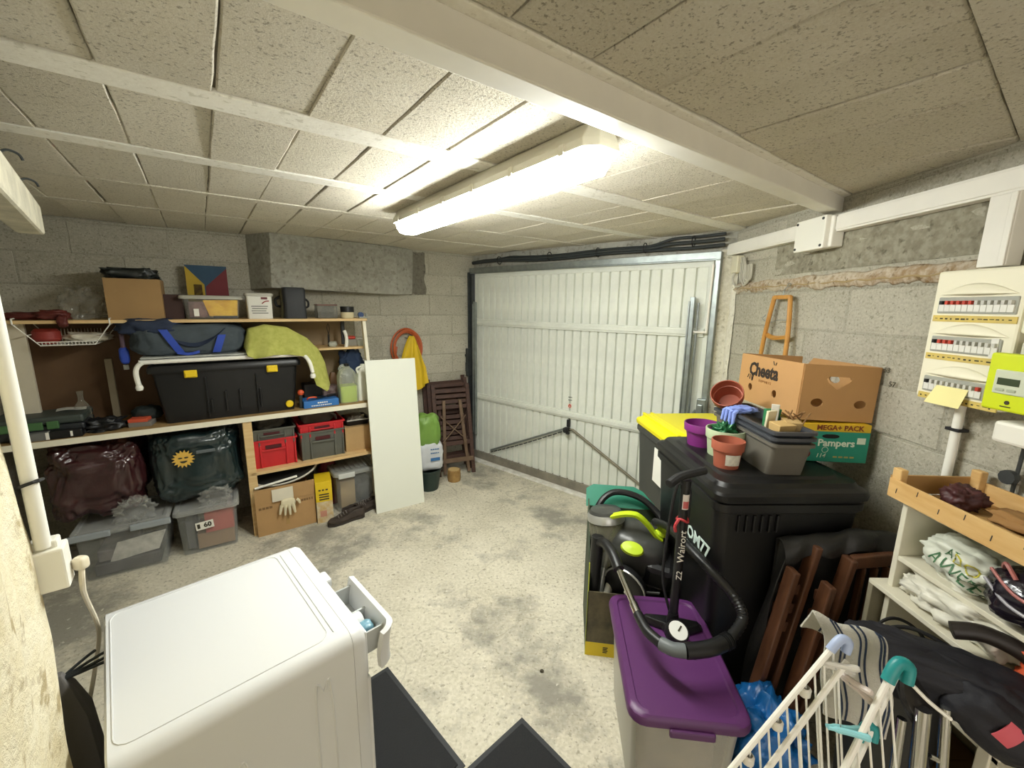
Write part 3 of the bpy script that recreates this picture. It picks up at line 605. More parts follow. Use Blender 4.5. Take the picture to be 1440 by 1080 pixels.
# ---------------------------------------------------------------- black tote with yellow latches on the worktop
cx, w_, z0, z1 = fit(212, 510, 424, 588, .50)
bt = sthing('tool_tote', 'large black plastic storage tote with yellow latches on the workbench', 'storage box', cx, .29, ZW)
h_ = z1-ZW; tub(bt, w_, .42, h_-.03, mBlack, .88, .03)
lid_(bt, w_+.02, .44, h_-.035, mBlack, .035, .035)
for k in (-.255, .29):
    b = B(); b.bb(k*w_-.035, k*w_+.035, -.228, -.205, h_-.085, h_-.035); b.bb(k*w_-.03, k*w_+.03, -.236, -.226, h_-.08, h_-.05); b.obj('latch', M('latch_yellow', 'e8c617', .45), bt, bev=.005)
for k in (-.09, -.03, .03, .12):
    B().bb(k*w_*1.6-.006, k*w_*1.6+.006, -.209+.02*0, -.18, .05, .05+.09+.05*(k > -.05)).obj('rib', mBlack, bt, bev=.004)
for k in (-.17, .17): B().bb(k*w_-.004, k*w_+.004, -.212, -.18, .02, h_-.09).obj('rib', mBlack, bt, bev=.003)
B().cyl((w_*.40, -.19, .05), (w_*.40, -.212, .05), .026, n=20).obj('plug', M('latch_yellow', 'e8c617'), bt, bev=.005)
# folded white tubular frame lying on the tote
_, _, _, zf = fit(185, 500, 440, 545, .49)
sa, za = S(190, 505, .50); sb, zb = S(440, 503, .50); zf = max(ZW+h_+.022, (za+zb)/2)
tf = sthing('folding_table_frame', 'folded white tubular table frame lying across the black tote', 'table frame', (sa+sb)/2, .3, zf)
hw = (sb-sa)/2
b = B(); b.tube(catmull([(-hw, -.205, -.15), (-hw-.005, -.205, -.05), (-hw+.03, -.205, .0), (-hw+.1, -.205, .003), (hw-.14, -.205, .003), (hw-.07, -.215, 0), (hw-.035, -.255, -.05), (hw-.02, -.265, -.13)], 6), .014, 10); b.obj('front_tube', mWhiteP, tf, smooth=True)
for x, y_ in ((-hw, -.205), (hw-.02, -.265)):
    b = B(); b.lathe([(.0, -.02), (.016, -.016), (.021, 0), (.016, .016), (.0, .02)], n=14, m=frame((x, y_, -.155))); b.obj('foot', mWhiteP, tf, smooth=True)
b = B(); b.tube([(-hw+.02, -.12, .012), (hw-.03, -.12, .012)], .010, 8); b.tube([(-hw+.02, .1, .012), (hw-.03, .1, .012)], .010, 8); b.obj('inner_tube', M('grey_tube', 'b9bab4', .4), tf, smooth=True)
b = B(); b.bb(-hw+.02, hw-.05, -.19, .16, .018, .03); b.obj('folded_top', M('grey_white_top', 'b3b5ae', .5, var=.2, vscale=9), tf, bev=.004)
ZF = zf+.032
# navy holdall on the frame
ga, gz = S(262, 475, .36); gb, g2 = S(262, 447, .3)
hb = sthing('navy_holdall', 'slate blue holdall with bright blue webbing handles on the table frame', 'bag', S(268, 475, .32)[0], .30, ZF)
mNavy = M('holdall_fabric', '414a50', .8, var=.15, vscale=12, bump=.15, bscale=40); mBlueS = M('webbing_blue', '2a47a8', .7); mNavD = M('holdall_dark', '232e44', .8, var=.2, vscale=9)
Lh = S(345, 480, .32)[0]-S(185, 480, .32)[0]
B().blob((0, .0, .095), (Lh, .30, .22), .42, .10, 2.2, 3, 40, 20, floor=-.095).obj('body', mNavy, hb, smooth=True)
B().blob((-.2, -.02, .185), (.34, .26, .11), .6, .16, 3.0, 5, 32, 14).obj('flap', mNavD, hb, smooth=True)
B().surf(lambda u, v: (-.16+.36*u+.0*v, -.155-.012*math.sin(math.pi*u)+.03*v, .175-.12*math.sin(math.pi*u)+.03*v*math.sin(math.pi*u)), 16, 3, .004).obj('strap', mNavD, hb, smooth=True)
for x0_, x1_, zt_ in ((-.155, -.075, .17), (.155, .115, .13)):
    B().surf(lambda u, v, a=x0_, c=x1_, zt=zt_: (a+(c-a)*u+.045*v, -.158-.012*math.sin(math.pi*u), zt-(zt-.012)*u), 10, 2, .003).obj('webbing', mBlueS, hb, smooth=True)
B().surf(lambda u, v: (-.075+.12*u, -.165, .012+.018*v-.012*math.sin(math.pi*u)), 8, 2, .003).obj('webbing', mBlueS, hb, smooth=True)
# spray bottle with blue body just left of the frame
sp_s, sp_z = S(175, 500, .34)
sp = sthing('spray_gun', 'small blue handled tool hanging left of the holdall', 'tool', sp_s, .34, sp_z-.05)
B().blob((0, 0, .05), (.05, .05, .11), .7, .08, 3, 2, 14, 10).obj('handle', mBlueS, sp, smooth=True); B().tube([(0, 0, .1), (.0, .0, .18), (.02, 0, .22)], .012, 8).obj('stem', M('dusty_mauve', '5b4750', .7), sp, smooth=True); B().cyl((0, 0, -.01), (0, 0, -.04), .014, n=10).obj('tip', M('grey_tube', 'b9bab4'), sp)
# lime towel draped over the frame
TT = [(345, 486), (350, 463), (372, 457), (404, 462), (430, 476), (447, 492), (456, 512), (463, 538)]
TB = [(348, 501), (360, 505), (384, 499), (408, 499), (428, 501), (437, 522), (446, 542), (459, 549)]
def along(P, u): k = u*(len(P)-1); i = min(int(k), len(P)-2); f = k-i; return (P[i][0]*(1-f)+P[i+1][0]*f, P[i][1]*(1-f)+P[i+1][1]*f)
sT = S(400, 480, .45)[0]
def towel(u, v):
    st, zt = S(*along(TT, u), .43); sb2, zb2 = S(*along(TB, u), .53); n1 = noise.noise(Vector((u*6, v*4, 1)))
    if v < .35: t = v/.35; return (st-sT, -.16-.27*t, zt-.05*(1-t)**2-.012*n1)
    t = (v-.35)/.65; e = t**.8
    return (st+(sb2-st)*t-sT+.006*n1, -.43-.10*math.sin(t*1.57)-.014*math.sin(u*26+t*1.5)*t-.01*n1, zt+(zb2-zt)*e)
tw = sthing('lime_towel', 'lime green towel draped over the right end of the table frame', 'towel', sT, 0, 0)
B().surf(towel, 56, 34, .008).obj('cloth', M('towel_lime', 'bfc068', .95, col2='adaf55', vscale=30, bump=.6, bscale=260), tw, smooth=True, ang=80)
# ---------------------------------------------------------------- on the worktop, right end
cx, w_, z0, z1 = fit(426, 556, 476, 572, .50)
bx = sthing('blue_box', 'flat blue and white retail box at the front of the workbench', 'box', cx, .45, ZW, rz=R(2))
b = B(); b.bb(-w_/2, w_/2, -.06, .10, 0, .055); b.obj('carton', M('box_blue', '2f6fb5', .5), bx, bev=.002)
print_row(bx, -.03, .05, -.0608, .036, .010, mWhiteP, 5); print_row(bx, -.075, .075, -.0608, .016, .008, mWhiteP, 11)
ot = tag(B().tube(catmull([(-.06, -.02, 0), (-.05, -.035, .014), (-.02, -.035, .016), (0, -.03, .012), (.01, -.01, .006)], 5), .006, 8).obj('orange_pliers', M('tool_orange', 'd4552c', .5), smooth=True), 'orange handled pliers lying on the blue box', 'pliers'); place(ot, SW(cx-.035, .46, ZW+.065), RZS)
b = B(); b.cyl((-.07, 0, .012), (.0, 0, .012), .010, n=8); b.cyl((0, 0, .012), (.10, .01, .010), .005, n=8)
ch = tag(b.obj('black_screwdriver', mBlack), 'black screwdriver lying across the blue box', 'screwdriver'); place(ch, SW(cx+.06, .44, ZW+.058), RZS+R(200))
so, zo = S(422, 552, .48)
kn = thing('orange_knob_tool', 'tool with round orange knob beside the black tote', 'tool', SW(so, .47, ZW), RZS)
B().cyl((0, 0, 0), (.004, 0, zo-ZW-.02), .012, n=10).obj('shaft', mDark, kn); B().lathe([(0, -.022), (.018, -.016), (.024, 0), (.018, .016), (0, .022)], n=14, m=frame((.004, -.01, zo-ZW))).obj('knob', M('tool_orange', 'd4552c'), kn, smooth=True)
# jerrycan with green liquid
cx, w_, z0, z1 = fit(477, 514, 503, 568, .46)
jc = sthing('jerrycan', 'translucent jerrycan half filled with lime green liquid', 'jerrycan', cx, .42, ZW)
Hj = z1-ZW-.01; mHD = clear('hdpe', 'e9ecda', .42, .35); mLiq = M('lime_liquid', 'a9c23c', .3)
def can_rings(k=0.): return [rring(w_-k, .13-k, .03, .0+k), rring(w_-k, .13-k, .03, Hj*.72), rring(w_*.85-k, .11-k, .03, Hj*.84), rring(w_*.55-k, .07-k*.5, .02, Hj*.93), rring(w_*.36, .045, .016, Hj*.97), rring(w_*.36, .045, .016, Hj)]
B().loft(can_rings()).obj('body', mHD, jc, smooth=True)
B().loft([rring(w_-.008, .122, .027, .004), rring(w_-.008, .122, .027, Hj*.47)]).obj('liquid', mLiq, jc, smooth=True)
B().cyl((0, 0, Hj), (0, 0, Hj+.022), .021, n=16).obj('cap', mBlack, jc, bev=.003)
B().tube(catmull([(-w_*.30, 0, Hj*.80), (-w_*.36, 0, Hj*.95), (-w_*.2, 0, Hj*1.03), (-.02, 0, Hj*.98)], 5), .012, 8).obj('handle', mHD, jc, smooth=True)
cx, w_, z0, z1 = fit(503, 514, 523, 566, .44)
wj = sthing('white_jug', 'white plastic jug next to the jerrycan', 'jug', cx, .40, ZW); Hj = z1-ZW
B().loft([rring(w_, .11, .025, 0), rring(w_, .11, .025, Hj*.62), rring(w_*.7, .08, .025, Hj*.84), rring(w_*.4, .04, .016, Hj*.93), rring(w_*.4, .04, .016, Hj*.97)]).obj('body', M('hdpe_white', 'e9eade', .4), wj, smooth=True)
B().cyl((0, 0, Hj*.96), (0, 0, Hj*1.03), .02, n=14).obj('cap', M('hdpe_white', 'e9eade'), wj, bev=.003)
B().tube(catmull([(-w_*.3, -.01, Hj*.72), (-w_*.45, -.01, Hj*.9), (-w_*.15, -.01, Hj*.97)], 5), .009, 8).obj('handle', M('hdpe_white', 'e9eade'), wj, smooth=True)
# crumpled blue cloth behind the cans
cx, w_, z0, z1 = fit(478, 496, 512, 535, .25)
cl = tag(B().blob((0, 0, 0), (w_, .12, z1-z0+.05), .8, .35, 3, 9, 24, 14).obj('navy_rag', M('rag_navy', '24344f', .9, var=.2, bump=.3, bscale=50), smooth=True), 'crumpled navy rag behind the jerrycan under the small shelf', 'rag'); place(cl, SW(cx, .22, (z0+z1)/2), RZS)
cx, w_, z0, z1 = fit(462, 510, 474, 540, .2)
bp = tag(B().loft([rring(.07, .05, .015, 0), rring(.07, .05, .015, .17), rring(.04, .03, .012, .22)]).obj('brown_bottle', M('brown_bottle', '6c4a2a', .4), smooth=True), 'brown bottle standing behind the lime towel', 'bottle'); place(bp, SW(cx, .2, ZW), RZS)
cx, w_, z0, z1 = fit(462, 532, 476, 558, .33)
pk = tag(B().bb(-.06, .06, -.05, .05, 0, .13).obj('dark_pack', M('pack_maroon', '4a2f30', .6, col2='8a7a74', vscale=25), bev=.006), 'dark maroon pack between towel and jerrycan', 'pack'); place(pk, SW(cx-.03, .30, ZW), RZS)
bk = tag(B().bb(-.08, .08, -.06, .06, 0, .16).obj('dark_case', M('case_charcoal', '2d2b29', .5, var=.2, vscale=12), bev=.01), 'charcoal case right of the black tote under the towel', 'case'); place(bk, SW(S(442, 555, .3)[0], .28, ZW), RZS)
# small shelf: brush, white handle, red item, clear pot
ss, sz = S(483, 470, .3)
br = thing('black_brush', 'long black brush with white grip standing on the small shelf', 'brush', SW(ss, .28, 1.348), RZS)
B().bb(-.014, .014, -.012, .012, .02, .215).obj('blade', mBlack, br, bev=.004); B().tube(catmull([(.012, -.03, -.01), (.02, -.03, .06), (.012, -.035, .11), (.004, -.03, .135)], 5), .014, 10).obj('grip', mWhiteP, br, smooth=True)
ss, sz = S(462, 480, .2); dr_ = tag(B().tube([(0, 0, 0), (.004, 0, .10)], .008, 8).tube(catmull([(.004, 0, .10), (-.006, 0, .15), (.004, 0, .19), (.014, 0, .15), (.004, 0, .10)], 4), .0025, 6).obj('whisk', M('tool_grip', '23211f', .5)), 'dark wire whisk standing left on the small shelf', 'whisk'); place(dr_, SW(ss, .2, 1.348), RZS)
ss, sz = S(495, 476, .25); ri = tag(B().blob((0, 0, 0), (.075, .05, .03), .7, .1, 3, 4, 16, 10).obj('red_sander', M('sander_red', 'b03a2c', .5), smooth=True), 'small red sanding block above the small shelf', 'sanding block'); place(ri, SW(ss, .22, 1.348+.07), RZS)
ri2 = tag(B().bb(-.04, .04, -.03, .03, 0, .056).obj('grey_carton', M('grey_carton_board', '8d897c', .7), bev=.003), 'grey carton under the red sanding block', 'box'); place(ri2, SW(ss, .22, 1.348), RZS)
ss, sz = S(509, 486, .3); tag(place(B().lathe([(.026, 0), (.03, .045), (.03, .05)], n=16, cap1=True).obj('clear_pot', M('cloudy_plastic', 'bfc2b4', .3, alpha=.7), smooth=True), SW(ss, .26, 1.348), RZS), 'small cloudy plastic pot at the right of the small shelf', 'pot')
ss, sz = S(470, 486, .3); tag(place(B().blob((0, 0, .02), (.07, .05, .05), .7, .2, 3, 1, 16, 10, floor=-.02).obj('clear_scrap', M('cloudy_plastic', 'bfc2b4'), smooth=True), SW(ss, .25, 1.348), RZS), 'crumpled cloudy plastic scrap on the small shelf', 'plastic')
# ---------------------------------------------------------------- top shelf
cx, w_, z0, z1 = fit(148, 392, 228, 448, .38)
c1 = carton('cardboard_box', 'plain brown cardboard box at the left of the top shelf', w_, .26, z1-ZT, SW(cx, .25, ZT), RZS, M('cardboard_dull', '9c7c50', .8, var=.06), open_top=True)
pb = tag(B().blob((0, .01, .035), (w_*.98, .235, .07), .4, .2, 4, 2, 34, 12).obj('black_sack', M('sack_black', '1d2220', .3, bump=.4, bscale=14), smooth=True), 'shiny black bin sack tucked on top of the brown box', 'sack'); place(pb, SW(cx-.01, .25, z1), RZS)
cx, w_, z0, z1 = fit(80, 400, 146, 452, .33)
pb2 = tag(B().blob((0, 0, (z1-ZT)*.42), (w_*1.05, .22, (z1-ZT)*1.0), .8, .45, 2.6, 6, 34, 18, floor=-(z1-ZT)*.42).obj('clear_bag', clear('film_grey', 'b9b4a4', .34, .12), smooth=True), 'crumpled clear plastic bag on the top shelf left of the brown box', 'plastic bag'); place(pb2, SW(cx, .24, ZT), RZS)
cx, w_, z0, z1 = fit(20, 438, 78, 454, .40)
rb = thing('red_leather_gloves', 'dark red leather gloves lying at the left end of the top shelf', 'gloves', SW(cx, .33, ZT), RZS); mLe = M('leather_red', '5a2018', .6, var=.2, bump=.2, bscale=30)
B().blob((-.05, 0, .022), (.20, .10, .05), .7, .2, 3, 1, 22, 12, floor=-.02).obj('glove', mLe, rb, smooth=True); B().blob((.07, -.04, .03), (.14, .10, .06), .7, .25, 3, 4, 22, 12, floor=-.028).obj('glove', mLe, rb, smooth=True)
B().blob((.11, -.095, -.005), (.05, .04, .07), .7, .2, 3, 7, 14, 10).obj('finger', mLe, rb, smooth=True)
# wire basket slung under the shelf
cx, w_, z0, z1 = fit(22, 455, 158, 487, .40)
wk = sthing('wire_basket', 'white wire basket hooked under the left of the top shelf', 'basket', cx, .24, ZT-.022)
b = B(); tp, bt_ = w_/2, w_/2-.085; dz = .125
for y in (-.175, .14):
    b.tube([(-tp, y, -.002), (-bt_, y*.85, -dz), (bt_, y*.85, -dz), (tp, y, -.002)], .0032, 6)
for x0_, x1_ in ((-tp, -bt_), (tp, bt_)): b.tube([(x0_, -.175, -.003), (x0_, .14, -.003)], .003, 6); b.tube([(x1_, -.15, -dz), (x1_, .12, -dz)], .0032, 6); b.tube([((x0_+x1_)/2, -.165, -dz/2), ((x0_+x1_)/2, .13, -dz/2)], .0025, 6)
b.obj('frame', mWhiteP, wk)
for i in range(15):
    x = -bt_+2*bt_*(i+.5)/15; B().tube([(x, .12, -.04), (x, .115, -dz), (x, -.145, -dz), (x, -.15, -dz+.02)], .002, 5).obj('wire', mWhiteP, wk)
B().tube([(-bt_-.01, -.15, -dz+.02), (bt_+.01, -.15, -dz+.02)], .003, 6).obj('front_wire', mWhiteP, wk)
for x in (-tp, tp): B().tube([(x, -.175, -.003), (x, -.185, .0), (x, -.185, .03), (x, -.14, .032)], .004, 6).obj('hook', mWhiteP, wk)
rbv = tag(B().lathe([(.0, 0), (.045, .004), (.062, .03), (.06, .075), (.045, .092), (0, .095)], n=20).obj('red_bowl', M('matt_red', '8f2f27', .6), smooth=True), 'round matt red ball shaped pot in the wire basket', 'pot'); place(rbv, SW(S(60, 468, .36)[0], .30, ZT-.022-.122), RZS)
wp = tag(B().blob((0, 0, .03), (.22, .2, .06), .7, .25, 3, 8, 24, 12, floor=-.025).obj('white_packet', M('cloudy_white', 'cfc9b8', .5), smooth=True), 'crumpled white packet in the wire basket', 'packet'); place(wp, SW(S(118, 470, .33)[0], .24, ZT-.022-.118), RZS)
# painted canvas leaning on the wall
cx, w_, z0, z1 = fit(262, 374, 320, 420, .08)
cv = thing('painted_canvas', 'small canvas painted in blue, yellow and dark red triangles', 'painting', SW(cx, .10, z0-.12), RZS)
Wc, Hc = w_, z1-z0+.12; b = B().bb(-Wc/2, Wc/2, 0, .018, 0, Hc); b.obj('canvas', M('canvas_blue', '2b4a63', .7, var=.15, vscale=10), cv)
def tri(pts, mat, nm): B().add([(x*Wc-Wc/2, -.0012, z*Hc) for x, z in pts]+[(x*Wc-Wc/2, .0, z*Hc) for x, z in pts], [tuple(range(len(pts)))]+[(i, (i+1) % len(pts), len(pts)+(i+1) % len(pts), len(pts)+i) for i in range(len(pts))]).obj(nm, mat, cv)
tri([(0, .98), (.42, .62), (.42, 0), (0, 0)], M('canvas_yellow', 'b6992b', .7, var=.1), 'paint_patch'); tri([(1, .96), (.45, .58), (.42, 0), (1, 0)], M('canvas_red', '6d2229', .7, var=.1), 'paint_patch'); tri([(.16, .62), (.36, .62), (.36, .3), (.16, .3)], M('canvas_brown', '40241c', .7), 'paint_square')
# dark box, clear tub of yellow parts
cx, w_, z0, z1 = fit(231, 414, 258, 448, .30)
tag(place(B().bb(-w_/2, w_/2, -.08, .08, 0, z1-ZT).obj('maroon_box', M('maroon_card', '3d2722', .7, var=.1), bev=.003), SW(cx, .22, ZT), RZS), 'small dark maroon box on the top shelf beside the brown carton', 'box')
cx, w_, z0, z1 = fit(253, 415, 341, 448, .37)
ct = sthing('parts_tub', 'clear lidded tub of yellow and mauve parts on the top shelf', 'storage box', cx, .27, ZT); hh = z1-ZT
tub(ct, w_, .2, hh-.012, clear('tub_clear', 'e8e6dc', .14, .2), .84, .02); lid_(ct, w_+.008, .208, hh-.016, M('tub_lid', 'b8b5a8', .4, alpha=.8), .025, .014)
B().add([(-.02*1, -.075, .02), (w_*.40, -.075, .012), (w_*.43, -.08, hh-.03), (-.05, -.08, hh-.035), (-.02, .07, .02), (w_*.40, .07, .012), (w_*.43, .07, hh-.03), (-.05, .07, hh-.035)], [(0, 1, 2, 3), (4, 7, 6, 5), (0, 4, 5, 1), (1, 5, 6, 2), (2, 6, 7, 3), (3, 7, 4, 0)]).obj('yellow_sponges', M('sponge_yellow', 'efc63a', .8, col2='d39c1c', vscale=14, bump=.4, bscale=30), ct)
B().bb(-w_*.38, -.03, -.075, .06, .01, hh-.045).obj('mauve_parts', M('parts_mauve', '8b6a66', .7, col2='4d3334', vscale=20), ct, bev=.006); B().bb(.0, w_*.4, -.083, -.07, .008, .022).obj('navy_tray', M('tray_navy', '2b333d', .6), ct); B().bb(-w_*.30, -w_*.22, -.086, -.083, .02, .07).obj('paper_tag', mWhiteP, ct)
cx, w_, z0, z1 = fit(346, 411, 385, 447, .38)
wt = sthing('white_tub', 'white plastic tub printed with small text on the top shelf', 'tub', cx, .29, ZT); hh = z1-ZT
tub(wt, w_, .15, hh-.012, M('tub_white', 'dedcd2', .45), .9, .015, th=.003, rim=.006); lid_(wt, w_+.004, .155, hh-.016, M('tub_lid_grey', 'b4b1a5', .45), .018, .013)
B().bb(.01, .05, -.0725, -.068, hh*.74, hh*.82).obj('print_block', M('print_maroon', '6b3237', .6), wt); B().tube(catmull([(.015, -.0715, hh*.58), (.035, -.0715, hh*.66), (.06, -.0715, hh*.68)], 4), .004, 6).obj('print_swoosh', M('print_red', 'a04a4a', .6), wt)
for k in range(5): B().bb(-.055+.004*(k % 2), .05-.006*(k % 3), -.0715+.001*k, -.060, hh*.46-k*hh*.085, hh*.49-k*hh*.085).obj('print_line', M('print_grey', '6b6a66', .6), wt)
cx, w_, z0, z1 = fit(397, 404, 434, 448, .37)
cg = sthing('camera_bag', 'tall black padded case standing on the top shelf', 'case', cx, .28, ZT); hh = z1-ZT
b = B(); b.loft([rring(w_*.86, .16, .02, 0), rring(w_*.82, .16, .02, hh*.45), rring(w_*.86, .15, .02, hh*.9), rring(w_*.8, .13, .02, hh)]); b.obj('front', M('case_black', '26282b', .6, bump=.1, bscale=80), cg, smooth=True, bev=.004)
b = B(); b.loft([rring(w_*1.0, .11, .03, .004), rring(w_*.94, .11, .03, hh*.5), rring(w_*.96, .11, .03, hh*.85), rring(w_*.84, .09, .03, hh*.97)]); o = b.obj('back_shell', M('case_olive', '6e6b50', .7), cg, smooth=True); o.location.y = .06
B().tube(catmull([(w_*.45, .02, hh*.65), (w_*.58, .02, hh*.55), (w_*.58, .02, hh*.4), (w_*.47, .02, hh*.35)], 5), .008, 8).obj('strap', mRubber, cg); B().tube(catmull([(-w_*.48, .04, hh*.7), (-w_*.66, .06, hh*.6), (-w_*.62, .06, hh*.42), (-w_*.48, .04, hh*.38)], 5), .01, 8).obj('strap', mRubber, cg)
cx, w_, z0, z1 = fit(447, 430, 475, 447, .33)
sb_ = sthing('clear_case', 'small clear box with brown lid on the top shelf', 'box', cx, .26, ZT); hh = z1-ZT
B().bb(-w_/2, w_/2, -.06, .06, 0, hh).obj('body', M('case_smoke', '7d7d74', .3, alpha=.55, var=.2, vscale=30), sb_, bev=.004); B().bb(-w_/2-.002, w_/2+.002, -.062, .062, hh, hh+.012).obj('lid', M('case_lid_brown', '6f4d44', .5), sb_, bev=.003); B().bb(-w_*.3, w_*.3, -.04, .04, .004, hh*.5).obj('contents', M('case_dark', '4b4640', .7, var=.3, vscale=40), sb_)
cx, w_, z0, z1 = fit(481, 431, 499, 448, .36)
jr = sthing('jar', 'cream jar with wide black lid on the top shelf', 'jar', cx, .32, ZT); hh = z1-ZT
B().lathe([(w_*.46, 0), (w_*.5, .006), (w_*.5, hh*.55), (w_*.46, hh*.58)], n=24, cap1=True).obj('glass', M('jar_cream', 'ddd3ae', .4), jr, smooth=True); B().lathe([(w_*.53, hh*.52), (w_*.53, hh*.98), (w_*.5, hh)], n=24, cap1=True).obj('lid', mBlack, jr, smooth=True)
cx, w_, z0, z1 = fit(502, 437, 519, 448, .36)
bl = sthing('glue_dispenser', 'blue and grey tape dispenser at the right end of the top shelf', 'dispenser', cx, .33, ZT)
B().bb(-.03, .045, -.02, .02, 0, .012).obj('base', M('disp_grey', 'a6a89f', .5), bl, bev=.003); B().cyl((-.012, -.015, .028), (-.012, .015, .028), .022, n=18).obj('reel', M('disp_blue', '2b4676', .5), bl); B().bb(.03, .04, -.012, .012, .01, .04).obj('blade', M('disp_grey', 'a6a89f'), bl)
# ---------------------------------------------------------------- left clutter on the worktop
cx, w_, z0, z1 = fit(14, 566, 98, 606, .42)
ca = sthing('power_tool_case', 'black power tool case with green clasps at the left of the workbench', 'tool case', cx, .36, ZW+.0); mCase = M('tool_case', '24272a', .5, bump=.1, bscale=120); mGr = M('clasp_green', '456b40', .5)
B().bb(-.20, .19, -.13, .13, 0, .075).obj('bottom_shell', mCase, ca, bev=.012); B().bb(-.20, .19, -.13, .13, .078, .125).obj('top_shell', M('tool_case_lid', '3d4540', .5), ca, bev=.014)
for x0_, x1_ in ((-.17, .02), (.035, .085)): B().bb(x0_, x1_, -.142, -.125, .055, .10).obj('clasp', mGr, ca, bev=.004)
wp = tag(B().surf(lambda u, v: (.13*u, .09*v, .004*math.sin(u*5)), 6, 4, .001).obj('paper_sheet', M('paper_grey', 'c9c8bf', .8)), 'loose sheet of paper on the tool case', 'paper'); place(wp, SW(cx+.05, .36, ZW+.131), RZS+R(8))
cx, w_, z0, z1 = fit(35, 595, 98, 612, .52)
fl = sthing('flat_case', 'flat grey and black case at the front left of the workbench', 'case', cx, .50, ZW); B().bb(-.15, .0, -.035, .035, 0, .045).obj('label_side', M('flat_grey', '6e6f6c', .5, var=.1), fl, bev=.004); B().bb(.001, .14, -.035, .035, 0, .047).obj('case_end', mBlack, fl, bev=.005); B().bb(-.01, .004, -.038, .03, .004, .045).obj('clip', mWhiteP, fl); B().bb(.09, .10, -.038, -.03, .01, .04).obj('clip', mWhiteP, fl)
cx, w_, z0, z1 = fit(103, 532, 121, 588, .32)
gb = tag(B().lathe([(.038, 0), (.04, .01), (.04, .12), (.03, .15), (.014, .175), (.013, .215), (.016, .218), (.016, .235)], n=20, cap1=True).obj('glass_bottle', clear('bottle_glass', 'a9a695', .35, .05), smooth=True), 'clear glass bottle standing behind the tool case', 'bottle'); place(gb, SW(cx, .30, ZW), RZS)
cx, w_, z0, z1 = fit(118, 582, 172, 606, .46)
gl = tag(B().blob((0, 0, .03), (w_*1.1, .16, .09), .7, .35, 3, 3, 26, 14, floor=-.03).obj('black_gloves', M('glove_black', '17181a', .45, bump=.3, bscale=30), smooth=True), 'heap of black work gloves on the workbench', 'gloves'); place(gl, SW(cx, .42, ZW), RZS)
cx, w_, z0, z1 = fit(181, 578, 215, 600, .46)
rc = sthing('sandpaper_pack', 'orange and grey pack beside the black tote', 'pack', cx, .42, ZW, rz=R(-10)); B().bb(-w_/2, w_/2, -.05, .05, 0, .03).obj('pack', M('pack_grey', '7c7872', .6), rc, bev=.003); B().bb(-w_/2, w_/2*.7, -.051, .05, .031, .052).obj('pack_top', M('pack_orange', 'cf5638', .5), rc, bev=.003)
dk = tag(B().blob((0, 0, .04), (.16, .12, .10), .7, .15, 3, 5, 20, 12, floor=-.035).obj('wool_hat', M('cap_dark', '16201f', .7), smooth=True), 'dark green wool hat behind the orange pack', 'hat'); place(dk, SW(cx+.02, .34, ZW+.02), RZS)
# ---------------------------------------------------------------- below the worktop, left bay
mMar = M('duvet_maroon', '3a1a1c', .35, var=.2, vscale=6, coat=.6, bump=.5, bscale=10); mTeal = M('duvet_teal', '16282a', .35, var=.2, vscale=6, coat=.6, bump=.5, bscale=10)
cx, w_, z0, z1 = fit(62, 628, 205, 745, .50)
mb_ = sthing('duvet_bag', 'maroon bedding bag wrapped in clear polythene under the bench', 'bedding bag', cx, .295, .345)
B().blob((0, 0, .25), (w_, .5, .50), .45, .13, 3.2, 1, 80, 48, floor=-.235).obj('bedding', mMar, mb_, smooth=True)
B().blob((.16, -.275, .05), (.20, .07, .16), .9, .5, 4, 3, 22, 14).obj('knot', mFilm, mb_, smooth=True)
cx, w_, z0, z1 = fit(210, 606, 342, 712, .50)
mg_ = sthing('duvet_bag', 'dark teal bedding bag with a yellow sun badge under the bench', 'bedding bag', cx, .295, .345)
hb_ = .51; B().blob((0, 0, hb_/2), (w_, .5, hb_), .40, .11, 3.2, 8, 80, 48, floor=-hb_/2+.01).obj('bedding', mTeal, mg_, smooth=True)
B().blob((.08, -.275, .03), (.18, .07, .14), .9, .5, 4, 6, 22, 14).obj('knot', mFilm, mg_, smooth=True)
mSun = M('badge_yellow', 'd8ae4c', .6); pts = []
for i in range(32): a = 2*math.pi*i/32; r_ = .062 if i % 2 else .043; pts.append((r_*math.cos(a), r_*math.sin(a)))
sn = B().prism(pts, 0, .004).obj('sun_badge', mSun, mg_); place(sn, (-.07, -.272, .335), 0, R(90)); 
for dx in (-.016, .016): place(B().prism([(.012*math.cos(i*math.pi/6), .005*math.sin(i*math.pi/6)) for i in range(12)], 0, .002).obj('badge_eye', mInk, sn), (dx, .008, .004))
place(B().prism([(.022*math.cos(R(a)), -.006+.022*math.sin(R(a))) for a in range(200, 341, 20)], 0, .002).obj('badge_mouth', mInk, sn), (0, 0, .004))
place(B().bb(0, .105, -.004, .004, 0, .022).obj('badge_strip', M('badge_grey', '5f6669', .4), mg_, bev=.004), (.0, -.272, .355))
